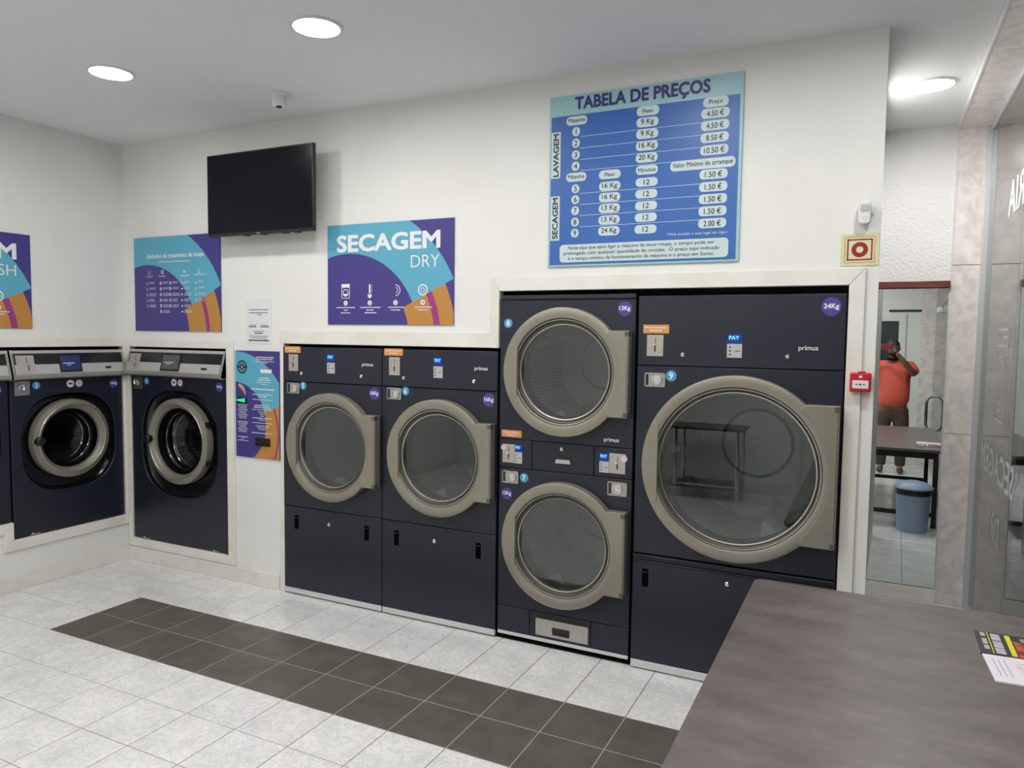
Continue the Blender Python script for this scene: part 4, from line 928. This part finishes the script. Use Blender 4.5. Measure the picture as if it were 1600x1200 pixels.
# ------------------------------------------------------------------ the photographer (seen in the mirror)
def skin(pts, edges, sub=2):
    me = bpy.data.meshes.new('s'); me.from_pydata([p[:3] for p in pts], edges, [])
    o = bpy.data.objects.new('s', me); COL.objects.link(o); o.modifiers.new('k', 'SKIN')
    sv = me.skin_vertices[0].data
    for i, p in enumerate(pts):
        r = p[3]; sv[i].radius = r if isinstance(r, tuple) else (r, r)
    sv[0].use_root = True
    m = o.modifiers.new('s', 'SUBSURF'); m.levels = sub; m.render_levels = sub
    bpy.context.view_layer.update()
    e = o.evaluated_get(bpy.context.evaluated_depsgraph_get()); g = e.to_mesh()
    r = ([tuple(v.co) for v in g.vertices], [tuple(p.vertices) for p in g.polygons]); e.to_mesh_clear(); bpy.data.objects.remove(o)
    return r
def person():
    X, Y = 5.205, -4.02
    t = thing('person', 'person in coral t-shirt and brown trousers photographing, seen in the mirror', 'person', (X, Y, 0))
    # joints relative to (X, Y)
    px = CAM.x-X; pel = (0, 0, .96, (.17, .13)); b = MB()
    pts = [pel, (0, .01, 1.10, (.16, .13)), (0, .01, 1.28, (.165, .125)), (0, 0, 1.44, (.15, .10)), (-.01, .01, 1.55, .058), (-.02, .05, 1.62, .055)]
    ed = [(0, 1), (1, 2), (2, 3), (3, 4), (4, 5)]
    for sg in (-1, 1):
        n = len(pts); hx = px+sg*.085
        pts += [(sg*.20, 0, 1.47, .066), (sg*.28+.3*px, .13, 1.37, .050), (hx+sg*.15, .235, 1.53, .040), (hx+sg*.045, .275, 1.665, .024)]
        ed += [(3, n), (n, n+1), (n+1, n+2), (n+2, n+3)]
        n = len(pts)
        pts += [(sg*.10, 0, .86, .10), (sg*.11, .02, .50, .066), (sg*.12, -.01, .12, .042), (sg*.125, .08, .045, .030)]
        ed += [(0, n), (n, n+1), (n+1, n+2), (n+2, n+3)]
    b.add(*skin(pts, ed))
    # hands: palm plus five fingers round the phone
    py, pz = -3.748-Y, CAM.z
    for sg in (-1, 1):
        w = (px+sg*.13, .275, 1.665); pc = (px+sg*.088, py-.018, pz-.030)
        b.add(*skin([(*w, .022), (*pc, .024), (px+sg*.086, py-.020, pz+.0, .020)], [(0, 1), (1, 2)]))
        for k in range(4):
            zz = pz+.028-.018*k; L = (.042, .048, .046, .036)[k]
            b.add(*skin([(px+sg*.088, py-.018, zz-.006, .010), (px+sg*.084, py+.002, zz, .009), (px+sg*(.086-L*.4), py+.012, zz+.001, .008), (px+sg*(.088-L), py+.011, zz+.001, .007)], [(0, 1), (1, 2), (2, 3)], 1))
        b.add(*skin([(px+sg*.086, py-.022, pz-.040, .011), (px+sg*.066, py-.018, pz-.030, .010), (px+sg*.045, py-.014, pz-.018, .009)], [(0, 1), (1, 2)], 1))
    # head with face
    hc = Vector((-.02, .075, 1.725)); hd = MB().sphere((0, 0, 0), .078, .098, .118, 28, 18)
    vs = []
    for v in hd.v:
        x, y, z = v
        if z < -.02: k = 1-.30*min(1, (-z-.02)/.1); x *= k; y = y*(1-.12*min(1, (-z-.02)/.1))+.008
        vs.append((x, y, z))
    R = Matrix.Translation(hc) @ Matrix.Rotation(math.radians(-8), 4, 'Z') @ Matrix.Rotation(math.radians(-4), 4, 'X')
    b.add(vs, hd.f, R)
    b.add([(-.014, .092, -.022), (.014, .092, -.022), (0, .122, -.018), (0, .094, .028), (0, .095, -.034)], [(0, 2, 3), (2, 1, 3), (0, 4, 2), (4, 1, 2)], R)
    for sg in (-1, 1): e = MB().sphere((sg*.080, -.004, -.004), .010, .020, .030, 10, 8); b.add(e.v, e.f, R)
    body = obj('body', b, m_skin, t)
    e = MB()
    for sg in (-1, 1): q = MB().sphere((sg*.030, .088, .008), .012, .008, .007, 10, 6); e.add(q.v, q.f, R)
    q = MB().sphere((0, .086, -.058), .024, .010, .006, 12, 6); obj('eyes', e, m_hair, body); e = MB(); e.add(q.v, q.f, R); obj('mouth', e, mat('lips', (.20, .06, .05), .5), body)
    hb = MB().sphere((0, 0, 0), .084, .103, .124, 28, 18); keep = [f for f in hb.f if (lambda c: c[2] > .045 or (c[1] < -.01 and c[2] > -.05))([sum(hb.v[i][k] for i in f)/len(f) for k in range(3)])]
    h = MB(); h.add(hb.v, keep, R); obj('hair', h, m_hair, t)
    bd = MB().sphere((0, .004, -.066), .062, .090, .052, 20, 12); keep = [f for f in bd.f if (lambda c: c[2] < -.070 and c[1] > 0)([sum(bd.v[i][k] for i in f)/len(f) for k in range(3)])]
    h = MB(); h.add(bd.v, keep, R); obj('beard', h, m_hair, t)
    # clothes
    s = [(0, .01, .90, (.205, .165)), (0, .03, 1.06, (.225, .20)), (0, .02, 1.26, (.215, .17)), (0, .0, 1.43, (.19, .12)), (-.005, .0, 1.52, (.085, .075))]
    se = [(0, 1), (1, 2), (2, 3), (3, 4)]
    for sg in (-1, 1): n = len(s); s += [(sg*.20, 0, 1.475, .085), (sg*.245+.15*px, .07, 1.42, .082), (sg*.265+.25*px, .11, 1.385, .080)]; se += [(3, n), (n, n+1), (n+1, n+2)]
    c = MB(); c.add(*skin(s, se)); obj('t_shirt', c, m_shirt, t)
    p = [(0, 0, .97, (.19, .15)), (0, 0, .88, (.195, .15))]; pe = [(0, 1)]
    for sg in (-1, 1): n = len(p); p += [(sg*.11, .0, .80, .122), (sg*.115, .02, .50, .095), (sg*.12, -.005, .14, .070), (sg*.12, 0, .09, .070)]; pe += [(1, n), (n, n+1), (n+1, n+2), (n+2, n+3)]
    c = MB(); c.add(*skin(p, pe)); obj('trousers', c, m_trous, t)
    for sg in (-1, 1):
        c = MB(); c.add(*skin([(sg*.12, -.05, .055, (.042, .048)), (sg*.123, .04, .048, (.045, .042)), (sg*.128, .14, .038, (.045, .030))], [(0, 1), (1, 2)]))
        c.v = [(x, y, max(z, 0)) for x, y, z in c.v]; obj('shoe', c, m_shoe, t)
    ph = thing('smartphone', 'smartphone held up landscape in both hands by the photographer', 'phone', (CAM.x, -3.748, CAM.z))
    obj('case', MB().prism(rrect(0, -.006, .158, .076, .009), -.004, .004), mat('phone_case', (.30, .02, .06), .4), ph, bevel=.002)
person()
